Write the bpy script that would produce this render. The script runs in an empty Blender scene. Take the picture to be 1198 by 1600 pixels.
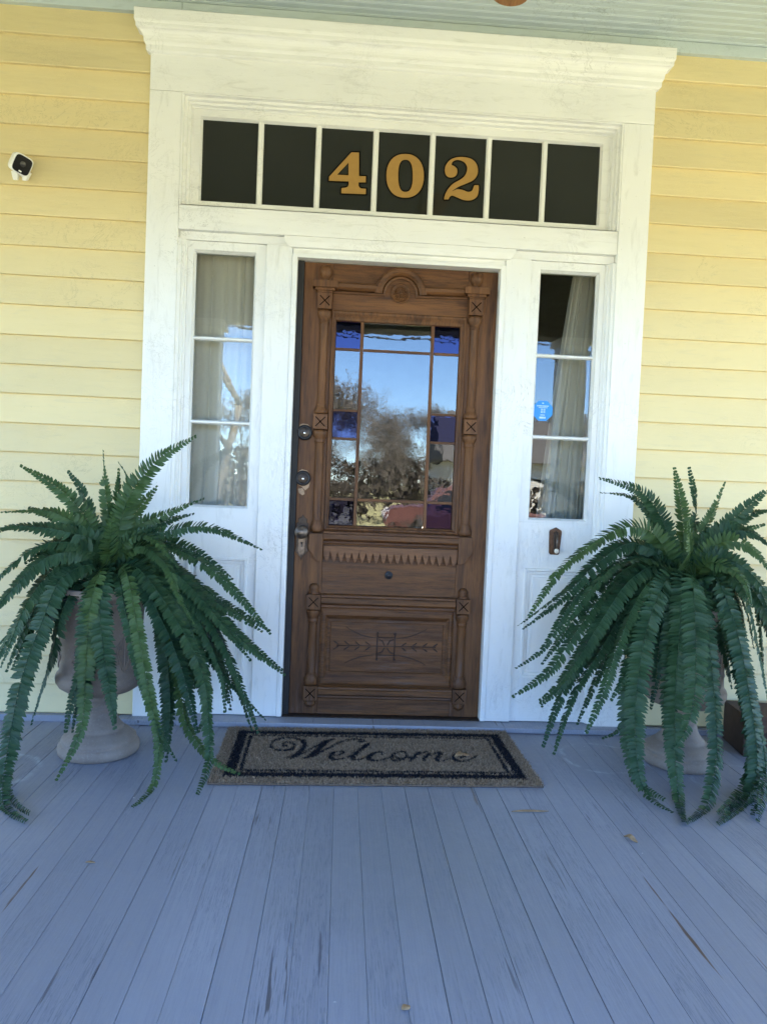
import bpy, math, random
import numpy as np
from mathutils import Vector, Matrix
from mathutils.geometry import tessellate_polygon
from mathutils import noise as mnoise

sc = bpy.context.scene
R = math.radians
# ------------------------------------------------------------------ camera
FPX, CX, CY = 1150.0, 599.0, 800.0          # focal length and centre in photograph pixels (1198 x 1600)
YAW, PITCH, ROLL = R(3.28), R(2.24), R(2.37)
CAM = Vector((-0.224, -3.407, 1.134))
_f = Vector((math.sin(YAW)*math.cos(PITCH), math.cos(YAW)*math.cos(PITCH), -math.sin(PITCH)))
_r = Vector((math.cos(YAW), -math.sin(YAW), 0)); _u = _r.cross(_f)
RIGHT = _r*math.cos(ROLL) + _u*math.sin(ROLL); UP = -_r*math.sin(ROLL) + _u*math.cos(ROLL); FWD = _f
cd = bpy.data.cameras.new('camera'); cam = bpy.data.objects.new('camera', cd); sc.collection.objects.link(cam)
cd.sensor_fit = 'HORIZONTAL'; cd.sensor_width = 36; cd.lens = 36*FPX/1198; cd.clip_start = .05; cd.clip_end = 2000
m = Matrix((RIGHT, UP, -FWD)).transposed().to_4x4(); m.translation = CAM; cam.matrix_world = m
sc.camera = cam
# ------------------------------------------------------------------ light
SUN_EL, SUN_AZ = R(52), R(42)               # sun stands behind the house, to the right (azimuth from +y towards +x)
w = bpy.data.worlds.new('World'); sc.world = w; w.use_nodes = True
nt = w.node_tree; bg = nt.nodes['Background']
sky = nt.nodes.new('ShaderNodeTexSky'); sky.sky_type = 'NISHITA'; sky.sun_disc = False
sky.sun_elevation = SUN_EL; sky.sun_rotation = SUN_AZ; sky.air_density = 1.0; sky.dust_density = .1; sky.ozone_density = 6.0; sky.altitude = 2500
nt.links.new(sky.outputs[0], bg.inputs[0]); bg.inputs[1].default_value = .125
sl = bpy.data.lights.new('sun', 'SUN'); sl.energy = 5.0; sl.angle = R(.53); sl.color = (1, .93, .82)
so = bpy.data.objects.new('sun', sl); sc.collection.objects.link(so)
sd = Vector((math.sin(SUN_AZ)*math.cos(SUN_EL), math.cos(SUN_AZ)*math.cos(SUN_EL), math.sin(SUN_EL)))
so.rotation_euler = sd.to_track_quat('Z', 'Y').to_euler(); so.location = sd*40
sc.view_settings.view_transform = 'Standard'; sc.view_settings.look = 'None'
sc.view_settings.gamma = 1; sc.view_settings.exposure = 3.4
sc.cycles.use_denoising = True; sc.cycles.max_bounces = 8; sc.cycles.diffuse_bounces = 4
sc.cycles.transparent_max_bounces = 24; sc.cycles.caustics_reflective = False; sc.cycles.caustics_refractive = False

# ------------------------------------------------------------------ helpers
def ray(px, py): return RIGHT*((px-CX)/FPX) + UP*((CY-py)/FPX) + FWD
def on_wall(px, py, y):                      # photograph pixel -> point on the plane y = const
    d = ray(px, py); return CAM + d*((y-CAM.y)/d.y)
def on_floor(px, py, z=0.):
    d = ray(px, py); return CAM + d*((z-CAM.z)/d.z)
rng = random.Random(7)
COL = sc.collection
class MB:
    def __init__(s): s.v = []; s.f = []; s.mi = []; s.sm = []; s.cur = 0; s.smooth = False
    def add(s, vs, fs):
        b = len(s.v); s.v += [tuple(p) for p in vs]
        for f in fs: s.f.append([i+b for i in f]); s.mi.append(s.cur); s.sm.append(s.smooth)
        return s
    def box(s, x0, x1, y0, y1, z0, z1):
        return s.add([(x, y, z) for x in (x0, x1) for y in (y0, y1) for z in (z0, z1)],
              [(0,1,3,2),(4,6,7,5),(0,4,5,1),(2,3,7,6),(0,2,6,4),(1,5,7,3)])
    def prism(s, pts, y0, y1):                # polygon in x,z (counter-clockwise seen from -y) extruded along y
        n = len(pts); vs = [(x, y0, z) for x, z in pts] + [(x, y1, z) for x, z in pts]
        fs = [tuple(t) for t in tessellate_polygon([[Vector((x, z, 0)) for x, z in pts]])]
        fr = []
        for t in fs:
            a, b, c = (pts[i] for i in t)
            ccw = (b[0]-a[0])*(c[1]-a[1]) - (b[1]-a[1])*(c[0]-a[0]) > 0
            fr.append(t if ccw else t[::-1])
        area = sum(pts[i][0]*pts[(i+1) % n][1]-pts[(i+1) % n][0]*pts[i][1] for i in range(n))
        sd_ = [(i, i+n, (i+1) % n+n, (i+1) % n) if area > 0 else (i, (i+1) % n, (i+1) % n+n, i+n) for i in range(n)]
        return s.add(vs, fr + [tuple(i+n for i in t[::-1]) for t in fr] + sd_)
    def extrude_x(s, prof, x0, x1, nseg=1, wob=0, sx0=None, sx1=None):   # profile of (y,z) swept along x
        n = len(prof); vs = []
        for k in range(nseg+1):
            t = k/nseg
            for i, (y, z) in enumerate(prof):
                a = x0 if sx0 is None else sx0[i]; b = x1 if sx1 is None else sx1[i]
                x = a+(b-a)*t
                vs.append((x, y, z + (wob*mnoise.noise((x*3.1, z*7, 1.3)) if wob else 0)))
        fs = []
        for k in range(nseg):
            for i in range(n):
                j = (i+1) % n; fs.append((k*n+i, k*n+j, (k+1)*n+j, (k+1)*n+i))
        fs += [tuple(range(n))[::-1], tuple(nseg*n+i for i in range(n))]
        return s.add(vs, fs)
    def ring(s, levels):                      # picture-frame mouldings: list of (x0,x1,z0,z1,y)
        vs = []
        for x0, x1, z0, z1, y in levels: vs += [(x0,y,z0),(x1,y,z0),(x1,y,z1),(x0,y,z1)]
        fs = []
        for k in range(len(levels)-1):
            for i in range(4):
                j = (i+1) % 4; fs.append((k*4+i, k*4+j, (k+1)*4+j, (k+1)*4+i))
        return s.add(vs, fs)
    def lathe(s, prof, c=(0,0,0), n=24, axis='z', cap=True):
        vs = []; m_ = len(prof)
        for r, h in prof:
            for k in range(n):
                a = 2*math.pi*k/n
                if axis == 'z': vs.append((c[0]+r*math.cos(a), c[1]+r*math.sin(a), c[2]+h))
                else: vs.append((c[0]+r*math.cos(a), c[1]-h, c[2]+r*math.sin(a)))   # axis y, h towards viewer
        fs = []
        for i in range(m_-1):
            for k in range(n):
                l = (k+1) % n; fs.append((i*n+k, i*n+l, (i+1)*n+l, (i+1)*n+k))
        if cap: fs += [tuple(range(n))[::-1], tuple((m_-1)*n+k for k in range(n))]
        sm = s.smooth; s.smooth = True; s.add(vs, fs); s.smooth = sm; return s
    def tube(s, pts, rad, n=6, closed=False):
        pts = [Vector(p) for p in pts]; m_ = len(pts); vs = []
        rad = rad if hasattr(rad, '__len__') else [rad]*m_
        up = Vector((.13, .21, .97))
        for i, p in enumerate(pts):
            t = (pts[min(i+1, m_-1)]-pts[max(i-1, 0)]).normalized()
            a = t.cross(up)
            if a.length < .05: a = t.cross(Vector((1, 0, 0)))
            a.normalize(); b = t.cross(a)
            for k in range(n):
                q = 2*math.pi*k/n; vs.append(p + (a*math.cos(q)+b*math.sin(q))*rad[i])
        fs = [(i*n+k, i*n+(k+1) % n, (i+1)*n+(k+1) % n, (i+1)*n+k) for i in range(m_-1) for k in range(n)]
        fs += [tuple(range(n))[::-1], tuple((m_-1)*n+k for k in range(n))]
        sm = s.smooth; s.smooth = True; s.add(vs, fs); s.smooth = sm; return s
    def build(s, name, mats, parent=None, bevel=0, seg=2, loc=None):
        me = bpy.data.meshes.new(name); me.from_pydata(s.v, [], s.f)
        mats = mats if isinstance(mats, (list, tuple)) else [mats]
        for q in mats: me.materials.append(q)
        me.polygons.foreach_set('material_index', s.mi); me.polygons.foreach_set('use_smooth', s.sm); me.update()
        o = bpy.data.objects.new(name, me); COL.objects.link(o)
        if parent: o.parent = parent
        if loc: o.location = loc
        if bevel:
            b = o.modifiers.new('bevel', 'BEVEL'); b.width = bevel; b.segments = seg; b.limit_method = 'ANGLE'; b.angle_limit = R(35)
        return o
def box_part(name, mat, parent, x0, x1, y0, y1, z0, z1, bevel=.002):
    return MB().box(x0, x1, y0, y1, z0, z1).build(name, mat, parent, bevel)
def tag(o, label=None, cat=None, group=None, kind=None):
    if label: o['label'] = label
    if cat: o['category'] = cat
    if group: o['group'] = group
    if kind: o['kind'] = kind
    return o
def thing(name, label, cat, loc=(0,0,0), rz=0, group=None):
    o = bpy.data.objects.new(name, None); COL.objects.link(o); o.location = loc; o.rotation_euler.z = rz
    o.empty_display_size = .1
    return tag(o, label, cat, group)

# ------------------------------------------------------------------ materials
class N:
    def __init__(s, name):
        s.m = bpy.data.materials.new(name); s.m.use_nodes = True; s.t = s.m.node_tree; s.b = s.t.nodes['Principled BSDF']
        s.out = s.t.nodes['Material Output']
    def n(s, typ, **kw):
        q = s.t.nodes.new('ShaderNode'+typ)
        for k, v in kw.items():
            if k in q.inputs: s.set(q.inputs[k], v)
            else: setattr(q, k, v)
        return q
    def set(s, inp, v):
        if hasattr(v, 'outputs'): v = v.outputs[0]
        if isinstance(v, bpy.types.NodeSocket): s.t.links.new(v, inp)
        else: inp.default_value = v
    def coord(s, scale=(1,1,1), which='Object', loc=(0,0,0)):
        c = s.n('TexCoord'); mp = s.n('Mapping'); s.t.links.new(c.outputs[which], mp.inputs[0])
        mp.inputs['Scale'].default_value = scale; mp.inputs['Location'].default_value = loc; return mp.outputs[0]
    def rcoord(s, scale=(1,1,1)):             # object coordinates shifted by the object's random number
        c = s.n('TexCoord'); oi = s.n('ObjectInfo'); ad = s.n('VectorMath', operation='ADD')
        sc_ = s.n('VectorMath', operation='SCALE'); cx = s.n('CombineXYZ')
        for k in ('X','Y','Z'): s.t.links.new(oi.outputs['Random'], cx.inputs[k])
        s.t.links.new(cx.outputs[0], sc_.inputs[0]); sc_.inputs['Scale'].default_value = 37
        s.t.links.new(c.outputs['Object'], ad.inputs[0]); s.t.links.new(sc_.outputs[0], ad.inputs[1])
        mp = s.n('Mapping'); s.t.links.new(ad.outputs[0], mp.inputs[0]); mp.inputs['Scale'].default_value = scale; return mp.outputs[0]
    def noise(s, vec, scale, detail=4, rough=.55, dist=0):
        q = s.n('TexNoise'); s.t.links.new(vec, q.inputs['Vector'])
        q.inputs['Scale'].default_value = scale; q.inputs['Detail'].default_value = detail
        q.inputs['Roughness'].default_value = rough; q.inputs['Distortion'].default_value = dist; return q.outputs['Fac']
    def ramp(s, fac, *stops):
        q = s.n('ValToRGB'); s.set(q.inputs[0], fac); e = q.color_ramp.elements
        while len(e) < len(stops): e.new(.5)
        for k, (p, c) in enumerate(stops):
            e[k].position = p; c = (c, c, c) if not hasattr(c, '__len__') else c; e[k].color = (*c, 1)
        return q.outputs[0]
    def mix(s, fac, a, b, mode='MIX'):
        q = s.n('MixRGB', blend_type=mode); s.set(q.inputs[0], fac)
        for i, v in ((1, a), (2, b)):
            s.set(q.inputs[i], (*v, 1) if isinstance(v, tuple) and len(v) == 3 else v)
        return q.outputs[0]
    def math(s, op, a, b=0., clamp=False):
        q = s.n('Math', operation=op); q.use_clamp = clamp; s.set(q.inputs[0], a); s.set(q.inputs[1], b); return q.outputs[0]
    def bump(s, h, strength=.3, dist=.003, prev=None):
        q = s.n('Bump'); s.set(q.inputs['Height'], h); q.inputs['Strength'].default_value = strength
        q.inputs['Distance'].default_value = dist
        if prev is not None: s.t.links.new(prev, q.inputs['Normal'])
        return q.outputs[0]
    def fin(s, color=None, rough=.6, normal=None, metal=0, spec=None):
        if color is not None: s.set(s.b.inputs['Base Color'], (*color, 1) if isinstance(color, tuple) and len(color) == 3 else color)
        s.set(s.b.inputs['Roughness'], rough); s.b.inputs['Metallic'].default_value = metal
        if spec is not None: s.b.inputs['Specular IOR Level'].default_value = spec
        if normal is not None: s.t.links.new(normal, s.b.inputs['Normal'])
        return s.m
def plain(name, color, rough=.6, metal=0, var=.12, scale=30, bump=.1):
    a = N(name); v = a.coord(); f = a.noise(v, scale, 5)
    lo = tuple(c*(1-var) for c in color); hi = tuple(min(1, c*(1+var)) for c in color)
    return a.fin(a.ramp(f, (.3, lo), (.7, hi)), rough, a.bump(f, bump, .002) if bump else None, metal)

def old_paint(name, base, tint, dirt, grain=(6, 6, 1), crack=.5, ridge=.5, shift=False):
    a = N(name); v = a.rcoord(grain) if shift else a.coord(grain); u = a.rcoord() if shift else a.coord()
    g = a.noise(v, 14, 6, .6)                              # brush marks and grain
    big = a.noise(u, 2.2, 4); med = a.noise(v, 5, 5, .6, .8)
    # worm-like ridges of curled paint, in patches
    n1 = a.noise(v, 9, 5, .65, 1.2); rd = a.math('ABSOLUTE', a.math('SUBTRACT', n1, .5))
    ln = a.ramp(rd, (0., 1.), (.022, 0.))
    patch = a.ramp(a.noise(u, 3.1, 3), (.5, 0.), (.64, 1.))
    lines = a.math('MULTIPLY', ln, patch)
    n2 = a.noise(u, 7, 6, .7, 2.); ck = a.ramp(a.math('ABSOLUTE', a.math('SUBTRACT', n2, .5)), (0., 1.), (.012, 0.))
    cp = a.ramp(a.noise(u, 1.7, 2), (.52, 0.), (.64, 1.)); cracks = a.math('MULTIPLY', ck, cp)
    col = a.mix(a.ramp(big, (.3, 0.), (.72, 1.)), base, tint)
    col = a.mix(a.math('MULTIPLY', a.ramp(med, (.56, 0.), (.78, 1.)), .5), col, dirt)
    col = a.mix(a.math('MULTIPLY', cracks, crack), col, tuple(c*.35 for c in dirt))
    speck = a.ramp(a.noise(u, 90, 2), (.73, 0.), (.78, 1.)); col = a.mix(a.math('MULTIPLY', speck, .35), col, tuple(c*.5 for c in dirt))
    col = a.mix(a.math('MULTIPLY', lines, .4), col, tuple(min(.85, c*1.12+.03) for c in base))  # highlight on the ridges put into the colour, besides the bump
    if shift:
        oi = a.n('ObjectInfo'); hsv = a.n('HueSaturation'); hsv.inputs['Saturation'].default_value = 1
        a.t.links.new(a.ramp(oi.outputs['Random'], (0., .90), (1., 1.04)), hsv.inputs['Value']); a.set(hsv.inputs['Color'], col); col = hsv.outputs[0]
    b = a.bump(a.noise(v, 1.6, 2), .5, .01); b = a.bump(g, .3, .002, b); b = a.bump(lines, ridge, .0026, b); b = a.bump(cracks, -.6, .002, b)
    b = a.bump(a.noise(u, 60, 5, .7), .25, .0015, b)
    return a.fin(col, a.ramp(g, (.3, .42), (.7, .62)), b)
M = {}
M['white'] = old_paint('white_paint', (.80,.80,.77), (.75,.755,.73), (.50,.50,.46), (7,7,1.2), .5, .5)
M['white_h'] = old_paint('white_paint_horizontal', (.80,.80,.77), (.75,.755,.73), (.50,.50,.46), (1.2,7,7), .5, .5)
M['yellow'] = old_paint('yellow_paint', (.72,.605,.325), (.68,.575,.315), (.57,.50,.31), (1.3,6,9), .4, .38, True)
M['green'] = old_paint('haint_blue_paint', (.49,.56,.57), (.45,.53,.55), (.28,.33,.30), (1,6,6), .5, .4)

def floor_mat():
    a = N('porch_floor_paint'); v = a.rcoord((26, .9, 10)); u = a.rcoord((1,1,1)); wv = a.coord()
    oi = a.n('ObjectInfo')
    g = a.noise(v, 5, 6, .62, .3)
    grain = a.ramp(a.math('ABSOLUTE', a.math('SUBTRACT', g, .5)), (0., 1.), (.035, 0.))
    gp = a.ramp(a.noise(u, 1.3, 2), (.46, .15), (.6, 1.)); grain = a.math('MULTIPLY', grain, gp)
    tone = a.mix(oi.outputs['Random'], (.250,.260,.303), (.290,.302,.350))
    big = a.noise(wv, 1.3, 5); col = a.mix(a.ramp(big, (.35, 0.), (.7, .75)), tone, (.222,.230,.268))
    fine = a.noise(u, 160, 3, .7); col = a.mix(a.ramp(fine, (.55, 0.), (.8, .35)), col, (.29,.33,.41))
    scuff = a.noise(u, 22, 6, .8, 1.5); col = a.mix(a.ramp(scuff, (.55, 0.), (.75, .45)), col, (.29,.32,.38))
    # bare brown wood in long splits
    n3 = a.noise(v, 1.1, 4, .55); w1 = a.ramp(n3, (.70, 0.), (.715, 1.))
    col = a.mix(w1, col, (.11,.065,.045))
    n4 = a.noise(v, 3.1, 4, .5); w2 = a.ramp(n4, (.675, 0.), (.70, .8)); w2 = a.math('MULTIPLY', w2, gp); col = a.mix(w2, col, (.05,.045,.055))
    # trodden, greyed patch in front of the mat
    dt = a.n('VectorMath', operation='DISTANCE'); mpw = a.coord((1, .75, 0)); a.t.links.new(mpw, dt.inputs[0]); dt.inputs[1].default_value = (.05, -.86, 0)
    ft = a.ramp(a.math('ADD', dt.outputs['Value'], a.math('MULTIPLY', a.noise(wv, 5, 5, .7), .5)), (.4, .75), (.85, 0.)); col = a.mix(ft, col, (.19,.205,.222))
    # chips of white paint dropped on the boards
    vo = a.n('TexVoronoi'); wob_ = a.n('VectorMath', operation='ADD'); nz_ = a.n('TexNoise'); a.t.links.new(wv, nz_.inputs['Vector']); nz_.inputs['Scale'].default_value = 120; sc2 = a.n('VectorMath', operation='SCALE'); a.t.links.new(nz_.outputs['Color'], sc2.inputs[0]); sc2.inputs['Scale'].default_value = .006; a.t.links.new(wv, wob_.inputs[0]); a.t.links.new(sc2.outputs[0], wob_.inputs[1]); a.t.links.new(wob_.outputs[0], vo.inputs['Vector']); vo.inputs['Scale'].default_value = 9; 
    sp = a.ramp(vo.outputs['Distance'], (.026, 1.), (.034, 0.))
    col = a.mix(a.math('MULTIPLY', sp, a.ramp(a.noise(wv, 3.3, 2), (.56, 0.), (.58, 1.))), col, (.75,.77,.8))
    # pale rings left where pots stood
    for cx_, cy_, r_, th in RINGS:
        d = a.n('VectorMath', operation='DISTANCE'); sx = a.n('SeparateXYZ'); cb = a.n('CombineXYZ')
        a.t.links.new(wv, sx.inputs[0]); a.t.links.new(sx.outputs[0], cb.inputs[0]); a.t.links.new(sx.outputs[1], cb.inputs[1])
        a.t.links.new(cb.outputs[0], d.inputs[0]); d.inputs[1].default_value = (cx_, cy_, 0)
        rr = a.math('ABSOLUTE', a.math('SUBTRACT', a.math('ADD', d.outputs['Value'], a.math('MULTIPLY', a.math('SUBTRACT', a.noise(wv, 11, 4), .5), .05)), r_))
        k = a.ramp(rr, (0., 1.), (th, 0.)); k = a.math('MULTIPLY', k, a.ramp(a.noise(wv, 9, 4), (.42, 0.), (.62, .6)))
        col = a.mix(k, col, (.55,.6,.68))
    col = a.mix(a.math('MULTIPLY', a.ramp(g, (.30, .55), (.48, 0.)), .8), col, (.165,.18,.235)); col = a.mix(a.math('MULTIPLY', grain, .65), col, (.10,.12,.17))
    b = a.bump(g, .35, .002); b = a.bump(grain, -.7, .003, b); b = a.bump(a.math('MAXIMUM', w1, w2), -.8, .003, b); b = a.bump(fine, .12, .001, b)
    return a.fin(col, a.ramp(scuff, (.3, .38), (.7, .6)), b)
RINGS = [(-1.50, -.62, .17, .02), (.93, -.36, .17, .012), (1.42, -.62, .2, .012)]
M['floor'] = floor_mat()

def wood(name, along, light, dark, gray):
    a = N(name); s_ = {'x': (1.2, 16, 16), 'z': (16, 16, 1.2)}[along]
    v = a.rcoord(s_); u = a.rcoord()
    n1 = a.noise(v, 2.2, 8, .65, .6); n2 = a.noise(v, 9, 6, .7); big = a.noise(u, 3.4, 4)
    col = a.ramp(n1, (.28, dark), (.5, tuple((p+q)/2 for p, q in zip(light, dark))), (.72, light))
    col = a.mix(a.ramp(n2, (.36, .6), (.54, 0.)), col, tuple(c*.55 for c in dark)); col = a.mix(a.ramp(a.noise(v, .9, 5, .6), (.5, 0.), (.7, .55)), col, tuple(c*1.15 for c in light))
    wear = a.math('MULTIPLY', a.ramp(a.noise(v, 4, 7, .75), (.5, 0.), (.72, 1.)), a.ramp(big, (.42, .1), (.68, .75)))
    sz = a.n('SeparateXYZ'); a.t.links.new(a.coord(), sz.inputs[0]); low = a.n('MapRange'); a.t.links.new(sz.outputs[2], low.inputs[0])
    low.inputs[1].default_value = 1.3; low.inputs[2].default_value = .2; low.inputs[3].default_value = .4; low.inputs[4].default_value = 1.9   # weather has greyed the foot of the door most
    col = a.mix(a.math('MULTIPLY', wear, low.outputs[0], True), col, gray)
    b = a.bump(n2, .35, .0015); b = a.bump(n1, .2, .0015, b)
    return a.fin(col, a.ramp(n1, (.3, .45), (.7, .62)), b, spec=.28)
WL, WD, WG = (.185,.080,.028), (.048,.019,.008), (.125,.084,.070)
M['wood_v'] = wood('oak_upright', 'z', WL, WD, WG); M['wood_h'] = wood('oak_crosswise', 'x', WL, WD, WG)
M['wood_light'] = wood('oak_trim', 'x', (.24,.112,.048), (.10,.042,.020), (.23,.135,.085))
M['bare'] = plain('bare_wood', (.36,.24,.15), .7, 0, .3, 60, .3)
M['black'] = plain('matte_black', (.012,.011,.011), .7, 0, .2)
M['dark_metal'] = plain('dark_bronze', (.055,.042,.034), .42, .8, .5, 60, .3)
M['worn_metal'] = plain('worn_brass', (.16,.125,.10), .42, .9, .4, 70, .3)
M['lock_black'] = plain('black_lock', (.012,.012,.015), .5, 0, .2)
M['steel'] = plain('bright_steel', (.75,.72,.66), .25, 1, .05)
M['bronze'] = plain('bronze', (.12,.07,.045), .4, .8, .3, 50, .3)
M['gold'] = plain('gold_leaf', (.36,.205,.05), .5, .1, .06, 40, .05)
M['outline'] = N('black_outline').fin((.0015,.0012,.001), .9, spec=0.)
M['face'] = N('black_camera_face').fin((.004,.004,.005), .45, spec=.15)
M['plastic'] = plain('white_plastic', (.78,.78,.76), .35, 0, .03)
M['lens'] = plain('black_gloss', (.006,.006,.007), .38, 0, .1, 30, 0)
M['soil'] = plain('dark_moss', (.03,.025,.015), .9, 0, .5, 40, .5)
M['card'] = plain('cardboard', (.06,.034,.023), .8, 0, .15, 25, .1)
M['leaf_dry'] = plain('dry_leaf', (.36,.24,.13), .7, 0, .3, 60, .3)
M['dark_room'] = plain('dim_room_paint', (.075,.07,.06), .8, 0, .15, 5)
M['column'] = plain('white_column_paint', (.7,.69,.65), .55, 0, .06, 20)
M['roof'] = plain('grey_shingle', (.09,.085,.08), .9, 0, .3, 30, .4)
M['fan_wood'] = wood('fan_blade_wood', 'x', (.42,.20,.075), (.24,.10,.035), (.46,.24,.10))

def glass(name, tint=(1,1,1), wave=.25, scale=9, refl=1.5, gloss=(1,1,1), back=None, dist=0):
    a = N(name); a.t.nodes.remove(a.b)
    v = a.coord(); h = a.noise(v, scale, 3, .5, dist); nb = a.bump(h, wave, .001)
    fr = a.n('Fresnel'); fr.inputs[0].default_value = refl; a.t.links.new(nb, fr.inputs[1])
    gl = a.n('BsdfGlossy'); gl.inputs['Roughness'].default_value = .0; gl.inputs['Color'].default_value = (*gloss, 1); a.t.links.new(nb, gl.inputs['Normal'])
    tr = a.n('BsdfTransparent'); tr.inputs[0].default_value = (*tint, 1)
    src = tr
    if back is not None:
        src = a.n('BsdfDiffuse'); src.inputs[0].default_value = (*back, 1)
    mx = a.n('MixShader'); a.t.links.new(fr.outputs[0], mx.inputs[0]); a.t.links.new(src.outputs[0], mx.inputs[1]); a.t.links.new(gl.outputs[0], mx.inputs[2])
    a.t.links.new(mx.outputs[0], a.out.inputs[0]); return a.m
M['glass'] = glass('old_window_glass', (.93,.95,.93), .25, 6, 1.6)
M['glass_old'] = glass('figured_door_glass', (.75,.77,.75), .24, 13, 1.75, dist=.6)
M['glass_wavy'] = glass('wavy_door_glass', (.7,.72,.7), .22, 8, 1.75)
M['glass_blue'] = glass('cobalt_glass', (.02,.02,.42), .3, 12, 1.6, (.5,.55,1))
M['glass_black'] = glass('black_backed_glass', (1,1,1), .2, 8, 1.42, back=(.020,.021,.016))

def frond_mat(name, a1, a2):
    a = N(name); u = a.rcoord(); oi = a.n('ObjectInfo'); at = a.n('Attribute'); at.attribute_name = 'pin'
    col = a.mix(oi.outputs['Random'], a1, a2)
    col = a.mix(a.ramp(at.outputs['Fac'], (0., 0.), (1., .55)), col, (.055,.105,.045))
    col = a.mix(a.ramp(a.noise(u, 9, 3), (.5, 0.), (.75, .5)), col, (.010,.03,.024))
    a.fin(col, .5, a.bump(a.noise(u, 240, 2), .25, .001), spec=.3)
    tl = a.n('BsdfTranslucent'); a.set(tl.inputs[0], col); mx = a.n('MixShader'); mx.inputs[0].default_value = .2
    a.t.links.new(a.b.outputs[0], mx.inputs[1]); a.t.links.new(tl.outputs[0], mx.inputs[2]); a.t.links.new(mx.outputs[0], a.out.inputs[0])
    return a.m
M['frond'] = frond_mat('silk_fern', (.016,.053,.025), (.033,.080,.031))
M['frond_young'] = frond_mat('silk_fern_young', (.042,.092,.029), (.068,.122,.035))
M['stem'] = plain('fern_stem', (.03,.07,.035), .6)

# ------------------------------------------------------------------ the setting: porch floor, ceiling
ZC = 3.215                                     # porch ceiling
PD = -2.95                                     # front edge of the porch
fl = MB().box(-4.6, 4.6, PD+.03, .02, -.12, -.03).build('porch_floor', M['black']); tag(fl, 'blue grey painted plank porch floor', None, None, 'structure')
BW = .0875; x = on_floor(511, 1590).x - 52*BW; k = 0
while x < 4.55:
    mb = MB(); g = .0002+.0012*rng.random()**3; dz = rng.uniform(-.0008, .0006)
    mb.box(x+g, x+BW-g*.6, PD-.02, -.03, -.028, dz)
    mb.build('floorboard', M['floor'], fl, .0012, 1); x += BW; k += 1
ce = MB().box(-4.6, 4.6, PD-.1, .1, ZC+.012, ZC+.05).build('porch_ceiling', M['green']); tag(ce, 'pale blue green beadboard porch ceiling', None, None, 'structure')
y = -.0; 
while y > PD+.1:
    mb = MB(); mb.box(-4.55, 4.55, y-.0395, y-.001, ZC, ZC+.012)
    mb.tube([(-4.55, y-.0045, ZC+.0015), (4.55, y-.0045, ZC+.0015)], .0045, 6)
    mb.build('ceiling_board', M['green'], ce, .002, 1); y -= .0425

# ------------------------------------------------------------------ house
house = thing('house', 'old house front with yellow painted clapboards', 'house', (0, .02, 0))
house.location = (0,0,0)
CW = 1.14                                      # half width of the white casing
wall = MB(); wall.box(-5, -CW+.06, .02, .2, -.6, 4.3); wall.box(CW-.06, 5, .02, .2, -.6, 4.3); wall.box(-CW+.06, CW-.06, .02, .2, 2.95, 4.3)
wall = wall.build('wall', M['yellow'], house)
LAP, EXP = 1.207, .1308
for side in (-1, 1):
    for k in range(-9, 16):
        z0 = LAP + EXP*k + rng.uniform(-.0015, .0015) + (.004 if side > 0 else 0); z1 = min(z0+EXP+.018, 3.21)
        z0 = max(z0, .03)
        prof = [(.021, z0), (-.0225, z0), (-.0245, z0+.003), (-.003, z1), (.021, z1)]
        xa, xb = (-4.9, -CW-.001) if side < 0 else (CW+.001, 4.9)
        MB().extrude_x(prof, xa, xb, 30, .0016).build('clapboard', M['yellow'], wall)
box_part('frieze_board', M['green'], house, -4.6, -1.01, -.032, .0, 3.163, ZC-.001)
box_part('frieze_board', M['green'], house, 1.01, 4.6, -.032, .0, 3.163, ZC-.001)
box_part('frieze_board', M['green'], house, -1.009, 1.009, -.0325, .0, 3.149, ZC-.001)
box_part('base_trim', M['floor'], house, -4.6, -1.205, -.055, -.02, -.001, .028)
box_part('base_trim', M['floor'], house, 1.205, 4.6, -.055, -.02, -.001, .028)
mb = MB(); mb.add([(-5.4,PD-.45,3.33),(5.4,PD-.45,3.33),(5.4,.3,4.1),(-5.4,.3,4.1),(-5.4,PD-.45,3.43),(5.4,PD-.45,3.43),(5.4,.3,4.2),(-5.4,.3,4.2)],
   [(0,1,2,3),(4,7,6,5),(0,4,5,1),(1,5,6,2),(2,6,7,3),(3,7,4,0)]); mb.build('porch_roof', M['roof'], house)
mb = MB(); mb.add([(-5.6,-.2,4.25),(5.6,-.2,4.25),(5.6,4.5,6.6),(-5.6,4.5,6.6),(-5.6,9.2,4.25),(5.6,9.2,4.25)], [(0,1,2,3),(3,2,5,4),(0,3,4),(1,5,2)]); mb.build('main_roof', M['roof'], house)
mb = MB(); mb.box(-5, 5, 8.8, 9, -.6, 4.3); mb.box(-5, -4.8, .2, 8.8, -.6, 4.3); mb.box(4.8, 5, .2, 8.8, -.6, 4.3); mb.build('rear_walls', M['yellow'], house)
beam = MB(); beam.box(-4.9, 4.9, PD-.08, PD+.16, 2.45, 3.2); beam.build('porch_beam', plain('drab_beam_paint', (.16,.155,.125), .7, 0, .1, 8), house, .006)
for sx in (-1, 1): box_part('end_beam', M['column'], house, sx*4.75-.1, sx*4.75+.1, PD+.165, .01, 2.62, 3.2)
room = MB(); room.add([(-4.7,.205,-.02),(4.7,.205,-.02),(4.7,8.7,-.02),(-4.7,8.7,-.02),(-4.7,.205,3.25),(4.7,.205,3.25),(4.7,8.7,3.25),(-4.7,8.7,3.25)],
   [(0,1,2,3),(4,7,6,5),(1,5,6,2),(2,6,7,3),(3,7,4,0)])
tag(room.build('hallway', M['dark_room']), 'dim hallway behind the glass', None, None, 'structure')

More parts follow.
